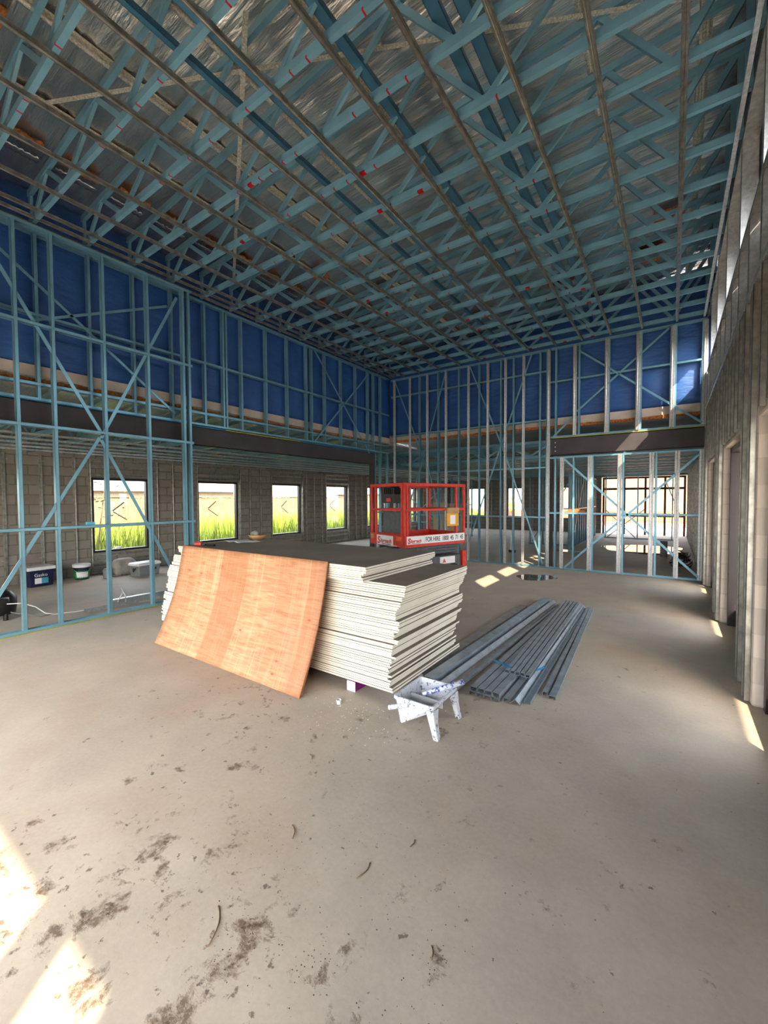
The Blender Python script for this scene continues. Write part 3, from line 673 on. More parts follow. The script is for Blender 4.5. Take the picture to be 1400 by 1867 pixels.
for i in range(7):
    z = ztl + .003 + i * PT; jx = [.0, -.01, -.03, .0, .03, .035, .03][i]
    xr = -2.19 + jx; xl = -5.16 + r.uniform(-.01, .01) + (.05 if i < 3 else 0); y0 = 2.84 + r.uniform(-.006, .006) - .01 * i / 7; y1 = y0 + 1.27
    o = MB().box((xl - xr) / 2, (xr - xl) / 2, (y0 - y1) / 2, (y1 - y0) / 2, 0, TH).build('plasterboard_sheet', M['board']); o.location = ((xl + xr) / 2, (y0 + y1) / 2, z)
    tag(o, 'shorter plasterboard sheet set back on top of the stack, %s of seven from below' % ORD[i] if i < 6 else 'topmost plasterboard sheet with a wide grey face and small items on it', 'plasterboard', 'plasterboard sheets in the upper stack')
ZT = ztl + .003 + 6 * PT + TH
for i, xx in enumerate((-5.2, -3.9, -2.30)):
    t = thing('stack_bearer', ['purple sided white bearer under the left end of the board stack', 'purple sided white bearer under the middle of the board stack', 'purple sided white bearer sticking out under the front right of the board stack'][i], 'bearer', loc=(xx, 3.5, 0))
    MB().box(-.045, .045, -.70, .58, .0, .088).build('block', M['purple'], t, bevel=.004)
    MB().box(-.047, .047, -.712, -.701, .0, .088).build('end_cap', M['white'], t, bevel=.01)

# plywood sheets leaning on the stack
def ply(off, name, lb, seed):
    def f(u, v):
        x = -4.99 + u * 2.42 + off * .3 + .0 * v; s = v
        y = 2.43 + .372 * s + .05 * math.sin(math.pi * s) * (1 - .2 * u) * 1.0 + off; z = .004 + 1.118 * s - .02 * math.sin(math.pi * s)
        return (x, y, z)
    return tag(MB().grid(None, 24, 24, f).build(name, M['ply'], smooth=True, solid=.009), lb, 'plywood')
ply(0, 'plywood_sheet', 'bowed orange plywood sheet leaning on the front of the board stack', 1)
o = MB().grid(None, 24, 24, lambda u, v: (-4.98 + u * 2.40, 2.452 + .352 * v + .038 * math.sin(math.pi * v) + .012, .004 + 1.10 * v))
tag(o.build('plywood_sheet', M['ply'], smooth=True, solid=.009), 'second plywood sheet, only its edge showing behind the bowed front sheet', 'plywood')

# items on top of the stack
t = thing('tape_measure', 'small red and black tape measure at the near left corner of the stack top', 'tool', loc=(-4.98, 3.0, ZT), rz=.4)
MB().box(-.05, .05, -.025, .025, 0, .045).build('case', M['red'], t, bevel=.01); MB().box(.05, .10, -.018, .018, 0, .03).build('clip', M['black'], t, bevel=.006)
tag(MB().tube([(-4.83, 3.02, ZT + .014), (-4.72, 3.06, ZT + .014)], .014, 10).build('black_tool', M['black']), 'small black tool beside the tape measure on the stack top', 'tool')
t = thing('paper_bowl', 'brown bowl shaped wrapper with a rolled white cloth on the stack top', 'wrapper', loc=(-5.02, 3.95, ZT))
rings = []
for k, (rr, zz) in enumerate(((.07, 0), (.10, .03), (.125, .065), (.118, .066), (.09, .032), (.06, .008))): rings.append([(rr * math.cos(a) * (1.15), rr * math.sin(a), zz) for a in [2 * math.pi * q / 20 for q in range(20)]])
MB().loft(rings).build('bowl', M['cardboard'], t, smooth=True)
MB().tube([(-.12, 0, .07), (-.05, .01, .09), (.0, .0, .06)], [.035, .04, .03], 12).build('rolled_cloth', M['cloth'], t, smooth=True)
o = MB().grid(None, 12, 8, lambda u, v: (-5.12 + .42 * u + .05 * v, 3.45 + .30 * v, ZT + .004 + .006 * math.sin(u * 14 + v * 5) + .006))
tag(o.build('paper_sheet', M['white'], smooth=True, solid=.002), 'crumpled white paper lying flat on the stack top', 'paper')

# ------------------------------------------------------------------ paint tray on legs
TR = thing('paint_trough', 'white paint-spattered roller trough standing on legs in front of the board stack', 'paint tray', loc=(-1.51, 2.735, 0), rz=0)
def rrect(x0, x1, y0, y1, z, r=.025, n=3, tilt=0):
    P = []
    for cx, cy, a0 in ((x1 - r, y1 - r, 0), (x0 + r, y1 - r, 90), (x0 + r, y0 + r, 180), (x1 - r, y0 + r, 270)):
        for k in range(n + 1):
            a = math.radians(a0 + 90 * k / n); P.append((cx + r * math.cos(a), cy + r * math.sin(a), z + tilt * (cx + r * math.cos(a))))
    return P
def lerp_ring(r0, r1, f): return [tuple(a + (b - a) * f for a, b in zip(p, q)) for p, q in zip(r0, r1)]
top = rrect(-.16, .15, -.19, .19, .235); topo = rrect(-.175, .165, -.205, .205, .235); lipr = rrect(-.175, .165, -.205, .205, .21)
def botring(d, zoff):
    P = []
    for (x, y, z) in rrect(-.145 + d, .135 - d, -.165 + d, .165 - d, 0):
        u = (x + .15) / .30; P.append((x * .95 - .005, y, zoff + .02 + .17 * max(0, min(1, (u - .38) / .62))))
    return P
TR_rings = [botring(0, 0.0), rrect(-.165, .155, -.195, .195, .21), lipr, topo, top, botring(.008, .012)]
MB().loft(TR_rings).build('tub', M['splat'], TR, smooth=False, bevel=.006)
for sy in (-1, 1):
    MB().loft([[(.165, sy * .205, .20), (.165, sy * .12, .20), (.13, sy * .12, .17), (.10, sy * .205, .20)], [(.175, sy * .20, .11), (.175, sy * .15, .11), (.135, sy * .15, .11), (.125, sy * .20, .11)], [(.20, sy * .20, 0), (.20, sy * .155, 0), (.165, sy * .155, 0), (.16, sy * .20, 0)]]).build('leg', M['splat'], TR, bevel=.006)
MB().tube([(-.19, -.235, .15), (-.05, -.19, .19)], [.017, .017], 12).build('peg', M['splat'], TR)
MB().box(-.155, .12, .02, .03, .12, .17).build('divider', M['white'], TR)
o = MB().tube([(-.02, -.03, .215), (.10, .08, .25), (.215, .19, .285)], [.012, .021, .021], 12)
o = o.build('roller_handle', M['grip'], None, smooth=True); o.location = (-1.51, 2.735, 0)
tag(o, 'blue and white streaked roller handle resting across the paint trough', 'roller')
tag(MB().loft([[(rr * math.cos(a), rr * math.sin(a), zz) for a in [2 * math.pi * q / 14 for q in range(14)]] for rr, zz in ((.016, 0), (.021, .035), (.018, .035), (.014, .004))]).build('plastic_cup', M['white'], None), 'tiny white plastic cap on the floor in front of the stack', 'cup').location = (-2.24, 2.56, 0)

# ------------------------------------------------------------------ steel lengths on the floor
def lay(kind, p0, p1, w, h, z, mat, lb, n=1, roll=0):
    p0 = V((p0[0], p0[1], z)); p1 = V((p1[0], p1[1], z)); d = (p1 - p0).normalized(); A = d.cross(Z)
    mb = MB()
    if kind == 'box': mb.prof(p0, p1, A, Z, [(-w / 2, 0), (-w / 2, h), (w / 2, h), (w / 2, 0), (-w / 2, 0)], .002)
    elif kind == 'n': mb.prof(p0, p1, A, Z, [(-w / 2 + .01, 0), (-w / 2, 0), (-w / 2, h), (w / 2, h), (w / 2, 0), (w / 2 - .01, 0)], .002)
    elif kind == 'u': mb.prof(p0, p1, A, Z, [(-w / 2, h), (-w / 2, 0), (w / 2, 0), (w / 2, h)], .002)
    elif kind == 'l': mb.prof(p0, p1, A, Z, [(-w / 2, h * .2), (-w / 2, 0), (0, h), (w / 2, 0), (w / 2, h * .2)], .003)
    elif kind == 'plank': mb.obox((p0 + p1) / 2 + Z * h / 2, (p1 - p0) / 2, A * w / 2, Z * h / 2)
    return tag(mb.build('steel_length', mat), lb, 'steel section', 'steel lengths on the floor')
G1 = plain('dark_galvanised', (168, 176, 184), .38, .5, .10, 10); G2 = plain('blue_grey_galvanised', (164, 178, 188), .34, .5, .1, 10)
G3 = plain('dusty_grey_length', (150, 146, 140), .7, .2, .1, 10)
lay('plank', (-1.96, 3.38), (-1.86, 6.45), .11, .035, .003, G3, 'flat dusty grey length nearest the board stack')
lay('n', (-1.80, 3.30), (-1.66, 7.02), .10, .06, .003, G2, 'wide blue-grey channel, second from the stack side')
lay('l', (-1.69, 3.28), (-1.55, 7.02), .09, .045, .003, G1, 'grooved dark channel beside the wide blue-grey one')
lay('box', (-1.58, 3.10), (-1.47, 6.7), .035, .022, .003, G1, 'slim closed section on the floor next to the trough')
lay('box', (-1.53, 3.17), (-1.40, 6.75), .035, .022, .026, G1, 'slim closed section poking forward over its neighbour near the trough')
for j in range(4):
    for q in range(2):
        lay('n', (-1.385 + j * .066, 3.32 + .02 * q), (-1.345 + j * .070, 6.85 + .03 * j), .06, .03, .003 + q * .032, G1, ['left', 'left middle', 'right middle', 'right'][j] + ' channel of the %s row in the eight channel bundle' % ['bottom', 'top'][q])
lay('n', (-1.10, 3.36), (-1.10, 6.8), .06, .03, .003, G1, 'loose channel tight against the right of the eight channel bundle')
for j in range(5):
    lay('box', (-1.235 + j * .046, 3.78 + .01 * (j % 2)), (-1.345 + j * .05, 6.88), .04, .028, .068, G1, ORD[j] + ' from the left of five small square sections on top of the bundle')
lay('l', (-1.03, 3.36), (-1.10, 6.95), .09, .04, .003, G2, 'ribbed shiny channel right of the bundle')
lay('u', (-.95, 3.42), (-1.05, 6.9), .05, .03, .003, G2, 'narrow open channel near the right of the steel lengths')
lay('n', (-.87, 3.66), (-1.02, 6.88), .04, .03, .003, G1, 'slim channel second from the right edge of the pile')
lay('n', (-.80, 3.62), (-.97, 6.86), .055, .028, .003, G2, 'channel at the right edge of the pile of steel lengths')
tag(MB().bar((-1.42, 3.93, .102), (-1.22, 3.84, .102), Z, .004, .03).bar((-1.0, 3.9, .11), (-.98, 4.1, .07), Z, .02, .004).build('strapping_offcut', M['bluefilm']), 'bright blue strapping tied round the five small sections', 'strapping')

# ------------------------------------------------------------------ scissor lift
LC = V((-4.085, 6.54, 0)); PH = math.atan2(.944, .33)
LT = thing('scissor_lift', 'red scissor lift parked between the board stack and the back wall', 'scissor lift', loc=LC, rz=PH)
# local: +x along the long side (away), +y to the left
L_, W_ = 1.64, 1.12
zt, zm, z1, z0 = 1.975, 1.47, .985, .765
MB().box(.02, L_ - .02, .02, W_ - .02, z0, z0 + .04).build('deck', M['greyd'], LT)
tb = MB().box(0, L_, 0, .02, z0, z1).box(0, L_, W_ - .02, W_, z0, z1).box(0, .02, 0, W_, z0, z1).box(L_ - .02, L_, 0, W_, z0, z1).build('toe_board', M['red'], LT)
for q in ((0, 0), (L_ - .05, 0), (0, W_ - .05), (L_ - .05, W_ - .05), (.06, 0), (0, .06), (L_ * .52, W_ - .05), (L_ * .60, W_ - .05), (0.0, W_ * .82), (L_ - .28, 0)):
    MB().box(q[0], q[0] + .045, q[1], q[1] + .045, z1, zt - .02).build('post', M['red'], LT, bevel=.004)
for zz, h in ((zt - .05, .06), (zm - .02, .04)):
    MB().box(0, L_, 0, .045, zz, zz + h).build('guard_rail', M['red'], LT, bevel=.004); MB().box(0, L_, W_ - .045, W_, zz, zz + h).build('guard_rail', M['red'], LT, bevel=.004)
    MB().box(0, .045, .045, W_ - .045, zz, zz + h).build('guard_rail', M['red'], LT, bevel=.004); MB().box(L_ - .045, L_, .045, W_ - .045, zz, zz + h).build('guard_rail', M['red'], LT, bevel=.004)
cb = MB().loft([[(.06, .36, 1.60), (.30, .36, 1.60), (.30, .80, 1.60), (.06, .80, 1.60)], [(.06, .34, 1.78), (.32, .34, 1.78), (.32, .82, 1.78), (.06, .82, 1.78)], [(.06, .52, 1.95), (.26, .52, 1.95), (.26, .86, 1.95), (.06, .86, 1.95)]]).build('control_box', M['black'], LT, bevel=.01)
for j in range(6): MB().box(.04, .06, .38 + j * .06, .40 + j * .06, 1.78, 1.90).build('grille_bar', M['dark'], cb)
MB().box(.046, .052, .48, .62, 1.63, 1.70).build('sticker', M['red'], cb)
MB().box(.048, .075, .12, .74, 1.02, 1.44).build('grey_panel', M['greyd'], LT, bevel=.03)
mb_ = MB().box(L_ * .66, L_ * .86, -.03, -.005, 1.13, 1.43).build('manual_box', M['yellow'], LT, bevel=.006)
MB().box(L_ * .655, L_ * .865, -.045, .0, 1.39, 1.50).build('flap', M['cardboard'], mb_, bevel=.006)
MB().box(L_ * .71, L_ * .80, -.034, -.030, 1.17, 1.35).build('instruction_card', M['signw'], mb_)
def text(body, size, mat, parent, loc, rot, sx=1.0, shear=0, bold=.0):
    cu = bpy.data.curves.new('lettering', 'FONT'); cu.body = body; cu.size = size; cu.extrude = .0015; cu.shear = shear; cu.offset = bold
    o = bpy.data.objects.new('tmp_text', cu); COL.objects.link(o); dg = bpy.context.evaluated_depsgraph_get()
    me = bpy.data.meshes.new_from_object(o.evaluated_get(dg)); bpy.data.objects.remove(o, do_unlink=True)
    me.materials.clear(); me.materials.append(mat)
    ob = bpy.data.objects.new('lettering', me); COL.objects.link(ob); ob.parent = parent; ob.location = loc; ob.rotation_euler = rot; ob.scale = (sx, 1, 1); return ob
def logo(parent, loc, rot, s):
    text('S', .20 * s, M['orangered'], parent, loc, rot, 1.0, .15, .006)
    text('kyreach', .118 * s, M['orangered'], parent, (V(loc) + M_rot(rot) @ V((.105 * s, .022 * s, 0))), rot, 1.0, .25, .003)
    text('elevated work platforms', .028 * s, M['ink'], parent, (V(loc) + M_rot(rot) @ V((.18 * s, -.012 * s, 0))), rot, 1.0)
from mathutils import Euler
def M_rot(rot): return Euler(rot).to_matrix()
Rl = (math.pi / 2, 0, 0)                 # long side faces local -y
Re = (math.pi / 2, 0, -math.pi / 2)      # end faces local -x
sg = MB().box(.06, .50, -.006, -.001, z1 - .165, z1 - .01).build('logo_sign', M['signw'], LT); logo(sg, (.08, -.0075, z1 - .145), Rl, .70)
sg = MB().box(.505, L_ - .03, -.006, -.001, z1 - .165, z1 - .01).build('hire_sign', M['signw'], LT); text('FOR HIRE  1800  45  71  45', .130, M['ink'], sg, (.525, -.0075, z1 - .132), Rl, .70, 0, .001)
sg = MB().box(-.006, -.001, .34, .88, z1 - .21, z1 - .02).build('logo_sign', M['signw'], LT); logo(sg, (-.0075, .86, z1 - .185), Re, .98)
MB().box(-.006, -.001, .07, .24, z1 - .10, z1 - .02).build('warning_sticker', M['orange'], LT)
MB().box(-.006, -.001, 1.0, 1.09, z1 - .10, z1 - .02).build('warning_sticker', M['cardboard'], LT)
text('Haulotte', .035, M['signw'], LT, (-.0075, .33, z0 + .01), Re)
# folded scissor arms and chassis
for j, zz in enumerate((.72, .66, .60)):
    MB().box(.1, L_ - .06, .14 + .02 * j, .18 + .02 * j, zz - .035, zz + .01).build('scissor_arm', M['greyd'], LT); MB().box(.1, L_ - .06, W_ - .2, W_ - .16, zz - .035, zz + .01).build('scissor_arm', M['greyd'], LT)
MB().box(.02, L_ - .02, .08, W_ - .08, .26, .52).build('chassis', M['greyd'], LT, bevel=.01)
MB().box(L_ - .06, L_ + .06, .02, .10, .20, .60).build('bumper', M['red'], LT, bevel=.01)
MB().box(L_ * .60, L_ * .86, .072, .079, .36, .50).build('warning_sign', M['signw'], LT)
MB().loft([[(L_ * .64, .070, .385), (L_ * .70, .070, .385), (L_ * .67, .070, .47)], [(L_ * .64, .066, .385), (L_ * .70, .066, .385), (L_ * .67, .066, .47)]]).build('warning_sticker', M['orange'], LT)
for q in ((.22, .06), (L_ - .28, .06), (.22, W_ - .16), (L_ - .28, W_ - .16)): MB().tube([(q[0], q[1], .175), (q[0], q[1] + .10, .175)], .175, 24).build('wheel', M['rubber'], LT)

# ------------------------------------------------------------------ things on the wing floor
t = thing('rectangular_pail', 'navy rectangular pail with a white lid by the wing block wall', 'bucket', loc=(-10.28, 2.80, 0), rz=.12)
MB().loft([rrect(-.14, .14, -.19, .19, .002), rrect(-.16, .16, -.215, .215, .33)]).build('body', M['navy'], t)
MB().loft([rrect(-.175, .175, -.235, .235, .325), rrect(-.175, .175, -.235, .235, .385)]).build('lid', M['white'], t)
lb_ = MB().box(.151, .156, -.12, .10, .06, .17).build('label', M['signw'], t); MB().box(.157, .158, -.01, .10, .06, .17).build('label_patch', M['teal'], lb_)
text('Gasko', .085, M['signw'], t, (.162, -.13, .20), (math.pi / 2 - .05, 0, math.pi / 2))
t = thing('round_pail', 'round paint pail with white lid and green label by the wing block wall', 'bucket', loc=(-10.35, 3.56, 0))
def rg(r, z, n=24): return [(r * math.cos(2 * math.pi * q / n), r * math.sin(2 * math.pi * q / n), z) for q in range(n)]
MB().loft([rg(.125, .002), rg(.15, .27)]).build('body', M['navy'], t, smooth=False)
MB().loft([rg(.162, .262), rg(.166, .30), rg(.158, .325), rg(.15, .315)]).build('lid', M['white'], t)
MB().loft([[(.1305 * math.cos(a), .1305 * math.sin(a), .03) for a in [math.radians(q) for q in range(-100, 81, 15)]] + [(.120 * math.cos(a), .120 * math.sin(a), .03) for a in [math.radians(q) for q in range(80, -101, -15)]], [(.147 * math.cos(a), .147 * math.sin(a), .19) for a in [math.radians(q) for q in range(-100, 81, 15)]] + [(.136 * math.cos(a), .136 * math.sin(a), .19) for a in [math.radians(q) for q in range(80, -101, -15)]]]).build('label', M['green'], t)
MB().loft([[(.133 * math.cos(a), .133 * math.sin(a), .05) for a in [math.radians(q) for q in range(-60, 31, 15)]] + [(.122 * math.cos(a), .122 * math.sin(a), .05) for a in [math.radians(q) for q in range(30, -61, -15)]], [(.1475 * math.cos(a), .1475 * math.sin(a), .165) for a in [math.radians(q) for q in range(-60, 31, 15)]] + [(.138 * math.cos(a), .138 * math.sin(a), .165) for a in [math.radians(q) for q in range(30, -61, -15)]]]).build('label_panel', M['signw'], t)
MB().tube([(.155 * math.cos(a), .155 * math.sin(a) , .24 - .10 * math.cos((a + .2) * 1.2)) for a in [math.radians(q) for q in range(-75, 61, 15)]], .004, 6).build('wire_handle', M['galv'], t)
t = thing('cool_box', 'grey cool box with a lid standing on the wing floor below the first window', 'cool box', loc=(-9.72, 4.56, 0), rz=.15)
MB().loft([rrect(-.15, .15, -.24, .24, .002), rrect(-.17, .17, -.26, .26, .24)]).build('body', M['grey'], t)
MB().loft([rrect(-.18, .18, -.28, .28, .238), rrect(-.18, .18, -.28, .28, .275), rrect(-.16, .16, -.26, .26, .295)]).build('lid', M['white'], t)
MB().box(.158, .164, .02, .16, .12, .17).build('badge', M['navy'], t)
MB().tube([(.02, -.285, .19), (.05, -.30, .12), (.10, -.285, .19)], .012, 8).build('handle', M['black'], t)
t = thing('covered_bundle', 'grey dust sheet draped over a bundle on a board under the first window', 'bundle', loc=(-10.25, 4.35, 0), rz=.1)
MB().box(-.28, .28, -.35, .42, .004, .03).build('base_board', M['galvd'], t)
MB().grid(None, 16, 24, lambda u, v: ((u - .5) * (.40 + .14 * (abs(v - .5) * 2) ** 2) , (v - .5) * .58, .032 + .33 * (1 - abs(2 * u - 1) ** 3) * (1 - abs(2 * v - 1) ** 5) + .012 * math.sin(v * 38) * (abs(2 * u - 1)))).build('dust_sheet', M['cloth'], t, smooth=True, solid=.006)
tag(MB().loft([rg(.07, 0.0, 16), rg(.075, .16, 16), rg(.05, .2, 16)]).build('grey_drum', M['grey']), 'small dark grey drum left of the covered bundle', 'drum').location = (-10.05, 3.92, 0.002)
tag(MB().tube([(0, 0, 0), (0, .0, .05)], .06, 14).build('plastic_tub', M['white']), 'flat white tub on the first window sill', 'tub').location = (XW - .05, 4.45, ZS + .051)
tag(MB().box(-9.9, -9.78, 5.3, 8.2, .003, .09).build('steel_stack', M['galvd']), 'long pale steel lengths laid along the wing floor beyond the cool box', 'steel section')
# black machine at the left edge with its pale hose
t = thing('shop_vacuum', 'black machine with coiled leads at the left edge behind the blue frame', 'vacuum', loc=(-7.85, 1.66, 0))
MB().loft([rg(.20, .08), rg(.22, .20), rg(.22, .30), rg(.15, .40), rg(.06, .44)]).build('body', M['black'], t, smooth=True)
for q in range(3): a = q * 2.1 + .3; MB().tube([(.18 * math.cos(a), .18 * math.sin(a), 0.004), (.18 * math.cos(a), .18 * math.sin(a), .10)], .03, 8).build('foot', M['black'], t)
MB().box(.12, .20, -.05, .09, .26, .33).build('badge', M['grey'], t)
tag(MB().tube([(-7.63, 1.72, .24), (-7.55, 1.86, .235), (-7.50, 2.0, .16), (-7.47, 2.10, .05), (-7.45, 2.2, .012), (-7.35, 2.5, .01), (-7.22, 3.0, .01), (-7.12, 3.4, .01)], .006, 8).build('hose', M['white'], smooth=True), 'white hose curling from the black machine along the frame base', 'hose')
tag(MB().tube([(-7.6, 1.75, .12), (-7.5, 1.95, .05), (-7.46, 2.05, .012), (-7.5, 2.2, .01)], .006, 8).build('hose', M['grey'], smooth=True), 'short grey lead looping beneath the white hose', 'hose')
# channels behind the frame
for j, (x, y0, y1, h, lb) in enumerate(((-7.28, 2.9, 5.6, .10, 'tall galvanised channel lying just behind the frame base'), (-7.20, 2.5, 4.0, .05, 'short galvanised channel in front of the tall one behind the frame'), (-7.40, 3.4, 5.9, .06, 'low galvanised channel behind the tall one'))):
    tag(MB().prof((x, y0, .004), (x + .03, y1, .004), X, Z, [(-.03, h), (-.03, 0), (.03, 0), (.03, h)] if j else [(-.035, 0), (-.035, h), (.035, h), (.035, 0)], .003).build('steel_channel', M['galv']), lb, 'steel section', 'channels behind the left frame')
tag(MB().tube([(-7.20, 2.95, .07), (-7.16, 3.0, .20), (-7.12, 2.97, .30), (-7.10, 3.02, .18), (-7.15, 3.05, .06)], .008, 6).build('cable_tie', M['white'], smooth=True), 'white cable loop standing up from the channels behind the frame', 'cable')
tag(MB().box(XL - .0, XL + .045, -1.3, 4.0, .001, .006).build('sealant_strip', M['yellowfilm']), 'yellow-green strip along the foot of the tall left frame', 'strip')

# ------------------------------------------------------------------ back area clutter
t = thing('riser_pipe', 'white capped riser pipe standing in the slab behind the tall back frame', 'pipe', loc=(-4.05, 12.8, 0))
MB().tube([(0, 0, .08), (0, 0, .52)], .055, 16).build('pipe', M['white'], t); MB().box(-.10, .10, -.04, .04, .002, .08).build('base', M['black'], t)
tag(MB().tube([(-.17, 14.2, .0), (-.17, 14.2, .45)], .09, 16).build('riser_pipe', M['grey']), 'grey riser stub beside the far puddle', 'pipe')
t = thing('cable_heap', 'heap of black cables on the floor behind the right end of the back frame', 'cables', loc=(.2, 12.6, 0))
r = random.Random(5)
for j in range(9):
    P = []; a0 = r.uniform(0, 6.28); ra = r.uniform(.15, .30)
    for q in range(18): a = a0 + q * .38; P.append((ra * math.cos(a) * .8, .55 * ra / .3 * math.sin(a), .03 + .035 * j + .03 * math.sin(3 * a + j)))
    MB().tube(P, .014, 6).build('cable', M['black'], t, smooth=True)
tag(MB().box(-2.06, -1.55, YB + .01, YB + .09, 1.352, 1.375).box(-2.0, -1.62, YB + .015, YB + .08, 1.376, 1.40).box(-1.98, -1.75, YB + .02, YB + .07, 1.401, 1.43).build('timber_offcut', M['tan']), 'orange timber offcuts resting on the lower back frame nogging', 'timber')
def puddle(lb, cx, cy, rx, ry, seed):
    r = random.Random(seed); n = 40; ph = [r.uniform(0, 6.28) for _ in range(4)]
    R = [1 + .14 * math.sin(2 * a + ph[0]) + .10 * math.sin(3 * a + ph[1]) + .06 * math.sin(6 * a + ph[2]) for a in [2 * math.pi * q / n for q in range(n)]]
    P = [(cx + rx * R[q] * math.cos(2 * math.pi * q / n), cy + ry * R[q] * math.sin(2 * math.pi * q / n)) for q in range(n)]
    tag(MB().loft([[(x, y, .0005) for x, y in P], [(x, y, .003) for x, y in P]]).build('puddle', M['water']), lb, 'puddle')
puddle('puddle on the slab in front of the steel post at the back wall', -2.36, 9.05, .38, .36, 2)
puddle('large puddle behind the crossed brace of the lower back frame', -.75, 15.9, 1.25, 1.2, 6)
puddle('narrow puddle left of the large one behind the lower back frame', -2.75, 14.1, .4, .3, 9)
tag(MB().grid(None, 8, 8, lambda u, v: (-2.72 + .14 * math.sin(3.14 * u) * math.cos(6.28 * v), 6.55 + .12 * math.sin(3.14 * u) * math.sin(6.28 * v), .20 - .19 * math.cos(3.14 * u) + .0)).build('plastic_bag', M['white'], smooth=True), 'white plastic bag showing behind the far right corner of the stack', 'bag').location = (.40, -2.05, .005)

# floor litter
r = random.Random(21)
for j, (x, y, lb) in enumerate([(-1.13, 1.40, 'pale bent twig at the centre of the near floor'), (-1.53, 1.39, 'thin curved twig left of the centre twig'), (-1.42, .86, 'long curved stem among mud marks at the lower left'), (-.70, 1.30, 'short dark twig right of the centre twig'), (-1.02, 1.68, 'short twig beyond the centre twig'), (-1.9, 1.9, 'tiny dark twig in front of the plywood')]):
    a = r.uniform(.8, 2.4); L = (.10, .09, .16, .05, .05, .06)[j]
    P = [(x + math.cos(a + .5 * (q / 6)) * L * q / 6, y + math.sin(a + .5 * (q / 6)) * L * q / 6, .004 + .003 * math.sin(q)) for q in range(7)]
    tag(MB().tube(P, .0028, 6).build('twig', M['twig'], smooth=True), lb, 'twig')
mb = MB()
for cx, cy, sg, n in ((-1.33, .97, .06, 60), (-1.05, 1.04, .05, 50), (-.70, 1.31, .04, 30), (-.62, 1.0, .06, 70), (-1.6, 1.3, .10, 40), (-1.1, 1.5, .35, 120), (-1.7, 2.0, .4, 100), (-2.9, 2.2, .5, 80), (-.9, 1.2, .4, 120), (-.45, .95, .12, 60)):
    for q in range(n):
        x, y = r.gauss(cx, sg), r.gauss(cy, sg); s = r.uniform(.0008, .003)
        i0 = len(mb.v); nn = 5
        mb.v += [V((x + s * 1.2 * math.cos(6.283 * k / nn) * r.uniform(.6, 1.3), y + s * math.sin(6.283 * k / nn) * r.uniform(.6, 1.3), .0002)) for k in range(nn)] + [V((x, y, s * .5))]
        mb.f += [[i0 + k, i0 + (k + 1) % nn, i0 + nn] for k in range(nn)]
o = stuff(mb.build('dirt_crumbs', M['dirt'])); tag(o, 'crumbs of dried mud scattered over the near floor', 'dirt')
mb = MB()
for q in range(150):
    x, y = r.gauss(-1.95, .22), r.gauss(2.45, .16); s = r.uniform(.001, .0038); mb.box(x - s, x + s, y - s * .6, y + s * .6, .0003, s * .6)
o = stuff(mb.build('plaster_crumbs', M['white'])); tag(o, 'white plaster crumbs on the floor before the stack corner', 'dirt')

# ------------------------------------------------------------------ outside, seen through the windows
t = thing('paling_fence', 'weathered timber paling fence beyond the wing windows', 'fence', loc=(-19.5, 16, -.16))
mb = MB(); yy = -22; r = random.Random(3)
while yy < 30: mb.box(-.01, .01, yy, yy + .115, 0.02, 1.92 + r.uniform(-.02, .02)); yy += .125
mb.build('palings', M['woodfence'], t)
for zz in (.5, 1.5): MB().box(-.06, -.012, -22, 30, zz, zz + .08).build('rail', M['woodfence'], t)
MB().box(-.05, .06, -22, 30, 1.95, 1.99).build('cap_rail', M['woodfence'], t)
mb = MB(); r = random.Random(8)
for q in range(15000):
    x = -11.3 - 7.9 * r.random() ** 1.2; y = r.uniform(-2, 34); h = r.uniform(.55, 1.25) * (1.0 if x < -12.5 else .7); a = r.uniform(0, 6.28); w = r.uniform(.012, .028); l = r.uniform(-.25, .25); l2 = r.uniform(-.25, .25)
    i0 = len(mb.v); dx, dy = math.cos(a) * w, math.sin(a) * w
    mb.v += [V((x - dx, y - dy, -.16)), V((x + dx, y + dy, -.16)), V((x + l * .4 + dx * .7, y + l2 * .4 + dy * .7, h * .6 - .16)), V((x + l * .4 - dx * .7, y + l2 * .4 - dy * .7, h * .6 - .16)), V((x + l, y + l2, h - .16))]
    mb.f += [[i0, i0 + 1, i0 + 2, i0 + 3], [i0 + 3, i0 + 2, i0 + 4]]
o = stuff(mb.build('tall_grass', M['grass'])); tag(o, 'tall sunlit yellow-green grass between the wing windows and the fence', 'grass')
def house(lb, loc, w, d, h, rf, cat='house'):
    t = thing('house', lb, cat, loc=loc)
    MB().box(0, -w, 0, d, 0, h).build('wall', M['cream'], t)
    MB().loft([[(.4, -.4, h), (-w - .4, -.4, h), (-w - .4, d + .4, h), (.4, d + .4, h)], [(-w * .5 + .3, d * .25, h + rf), (-w * .5 - .3, d * .25, h + rf), (-w * .5 - .3, d * .75, h + rf), (-w * .5 + .3, d * .75, h + rf)]]).build('roof', M['roofm'], t)
    for j in range(3): MB().box(-.02, .03, d * (.15 + .3 * j), d * (.15 + .3 * j) + 1.2, .9, 2.0).build('window', M['dark'], t)
house('pale roofed house behind the fence through the first windows', (-24, 3, -.16), 9, 14, 2.3, 2.0)
house('two storey pale house behind the fence through the middle window', (-30, 22, -.16), 9, 12, 4.6, 1.2)
house('pale roofed house behind the fence through the farther windows', (-25, 37, -.16), 9, 14, 2.3, 2.0)
t = thing('sapling', 'leafy sapling just outside the first wing window', 'tree', loc=(-13.2, 4.9, -.16))
r = random.Random(4)
MB().tube([(0, 0, 0), (.05, .1, 1.2), (-.05, .3, 2.4), (.0, .5, 3.2)], [.025, .02, .012, .006], 6).build('trunk', M['twig'], t)
mb = MB()
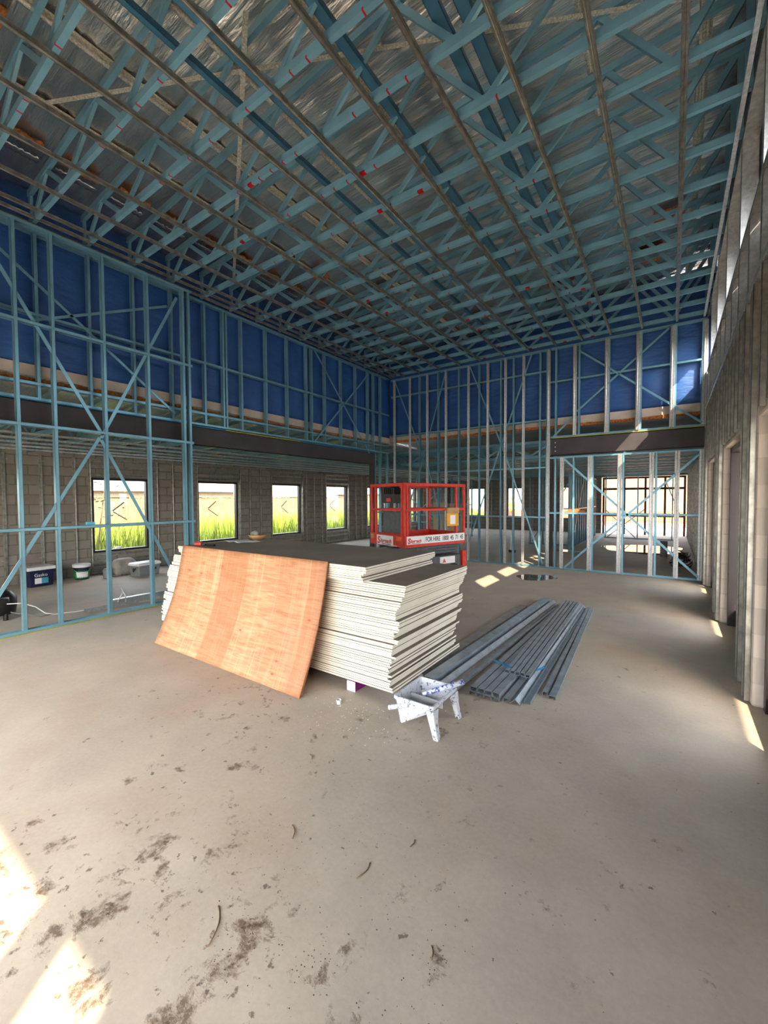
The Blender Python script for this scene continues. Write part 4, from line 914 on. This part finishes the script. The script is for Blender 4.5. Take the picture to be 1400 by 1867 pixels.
for q in range(160):
    z = r.uniform(1.3, 3.1); x = r.gauss(0, .4); y = r.gauss(.25, .5); s = r.uniform(.05, .09); a = r.uniform(0, 6.28); i0 = len(mb.v); u = V((math.cos(a), math.sin(a), r.uniform(-.4, .4))) * s; w = V((-math.sin(a), math.cos(a), r.uniform(-.5, .5))) * s * .4
    c = V((x, y, z)); mb.v += [c - u, c + w, c + u, c - w]; mb.f.append([i0, i0 + 1, i0 + 2, i0 + 3])
mb.build('leaves', M['leaf'], t)
tag(MB().box(-9, 7, 33, 33.3, -.1, 3.4).build('brick_building', M['brick_o']), 'tan brick building across the yard beyond the far opening', 'building')
tag(MB().box(-9.2, 7.2, 32.6, 34.4, 3.4, 3.6).build('building_eave', M['brownm']), 'brown eave along the top of the brick building', 'building')
t = thing('mesh_barrier', 'orange safety mesh barrier in the yard past the far windows', 'barrier', loc=(-6, 27, -.03))
for j in range(24): MB().box(-4 + j * .5, -3.95 + j * .5, 0, .03, 0, 1.0).build('post', M['orange'], t) if j % 3 == 0 else None
mb = MB()
for j in range(9): mb.box(-4, 8, .01, .02, .1 + j * .1, .13 + j * .1)
for j in range(120): mb.box(-4 + j * .1, -3.97 + j * .1, .01, .02, .1, .95)
mb.build('mesh', M['orange'], t)
# worker outside in a hi-vis top, seen small through a far window
t = thing('person', 'person in a yellow hi-vis top outside the far window, behind the orange mesh', 'person', loc=(-9.1, 28.6, -.03), rz=.4)
def fig(edges_pts, name, mat, parent, segs=12):
    for pts, rad in edges_pts: pass
B = MB()
B.tube([(0, 0, .86), (0, 0, 1.05), (0, 0, 1.3), (0, 0, 1.42), (0, 0, 1.49), (0, 0, 1.54)], [.15, .14, .17, .15, .06, .055], 12)
for sx in (-1, 1):
    B.tube([(sx * .09, 0, .92), (sx * .10, .01, .5), (sx * .10, -.01, .08), (sx * .10, .08, .03)], [.09, .06, .04, .035], 10)
    B.tube([(sx * .17, 0, 1.40), (sx * .24, .02, 1.15), (sx * .25, .12, .93), (sx * .25, .14, .86)], [.055, .045, .034, .03], 8)
B.tube([(0, 0, 1.52), (0, .01, 1.58), (0, .015, 1.66), (0, .01, 1.74), (0, 0, 1.78)], [.05, .08, .095, .08, .03], 12)
B.build('body', M['skin'], t, smooth=True)
MB().tube([(0, 0, .80), (0, 0, 1.05), (0, 0, 1.3), (0, 0, 1.44)], [.19, .175, .20, .14], 14).tube([(-.20, 0, 1.41), (-.255, .02, 1.14)], [.075, .065], 8).tube([(.20, 0, 1.41), (.255, .02, 1.14)], [.075, .065], 8).build('hivis_top', M['hivis'], t, smooth=True)
MB().tube([(0, 0, 1.68), (0, 0, 1.74), (0, 0, 1.81)], [.115, .11, .05], 14).build('cap', M['hivis'], t, smooth=True)
MB().tube([(-.09, 0, .93), (-.10, .01, .5), (-.10, -.01, .1)], [.11, .08, .07], 10).tube([(.09, 0, .93), (.10, .01, .5), (.10, -.01, .1)], [.11, .08, .07], 10).build('trousers', M['navy'], t, smooth=True)
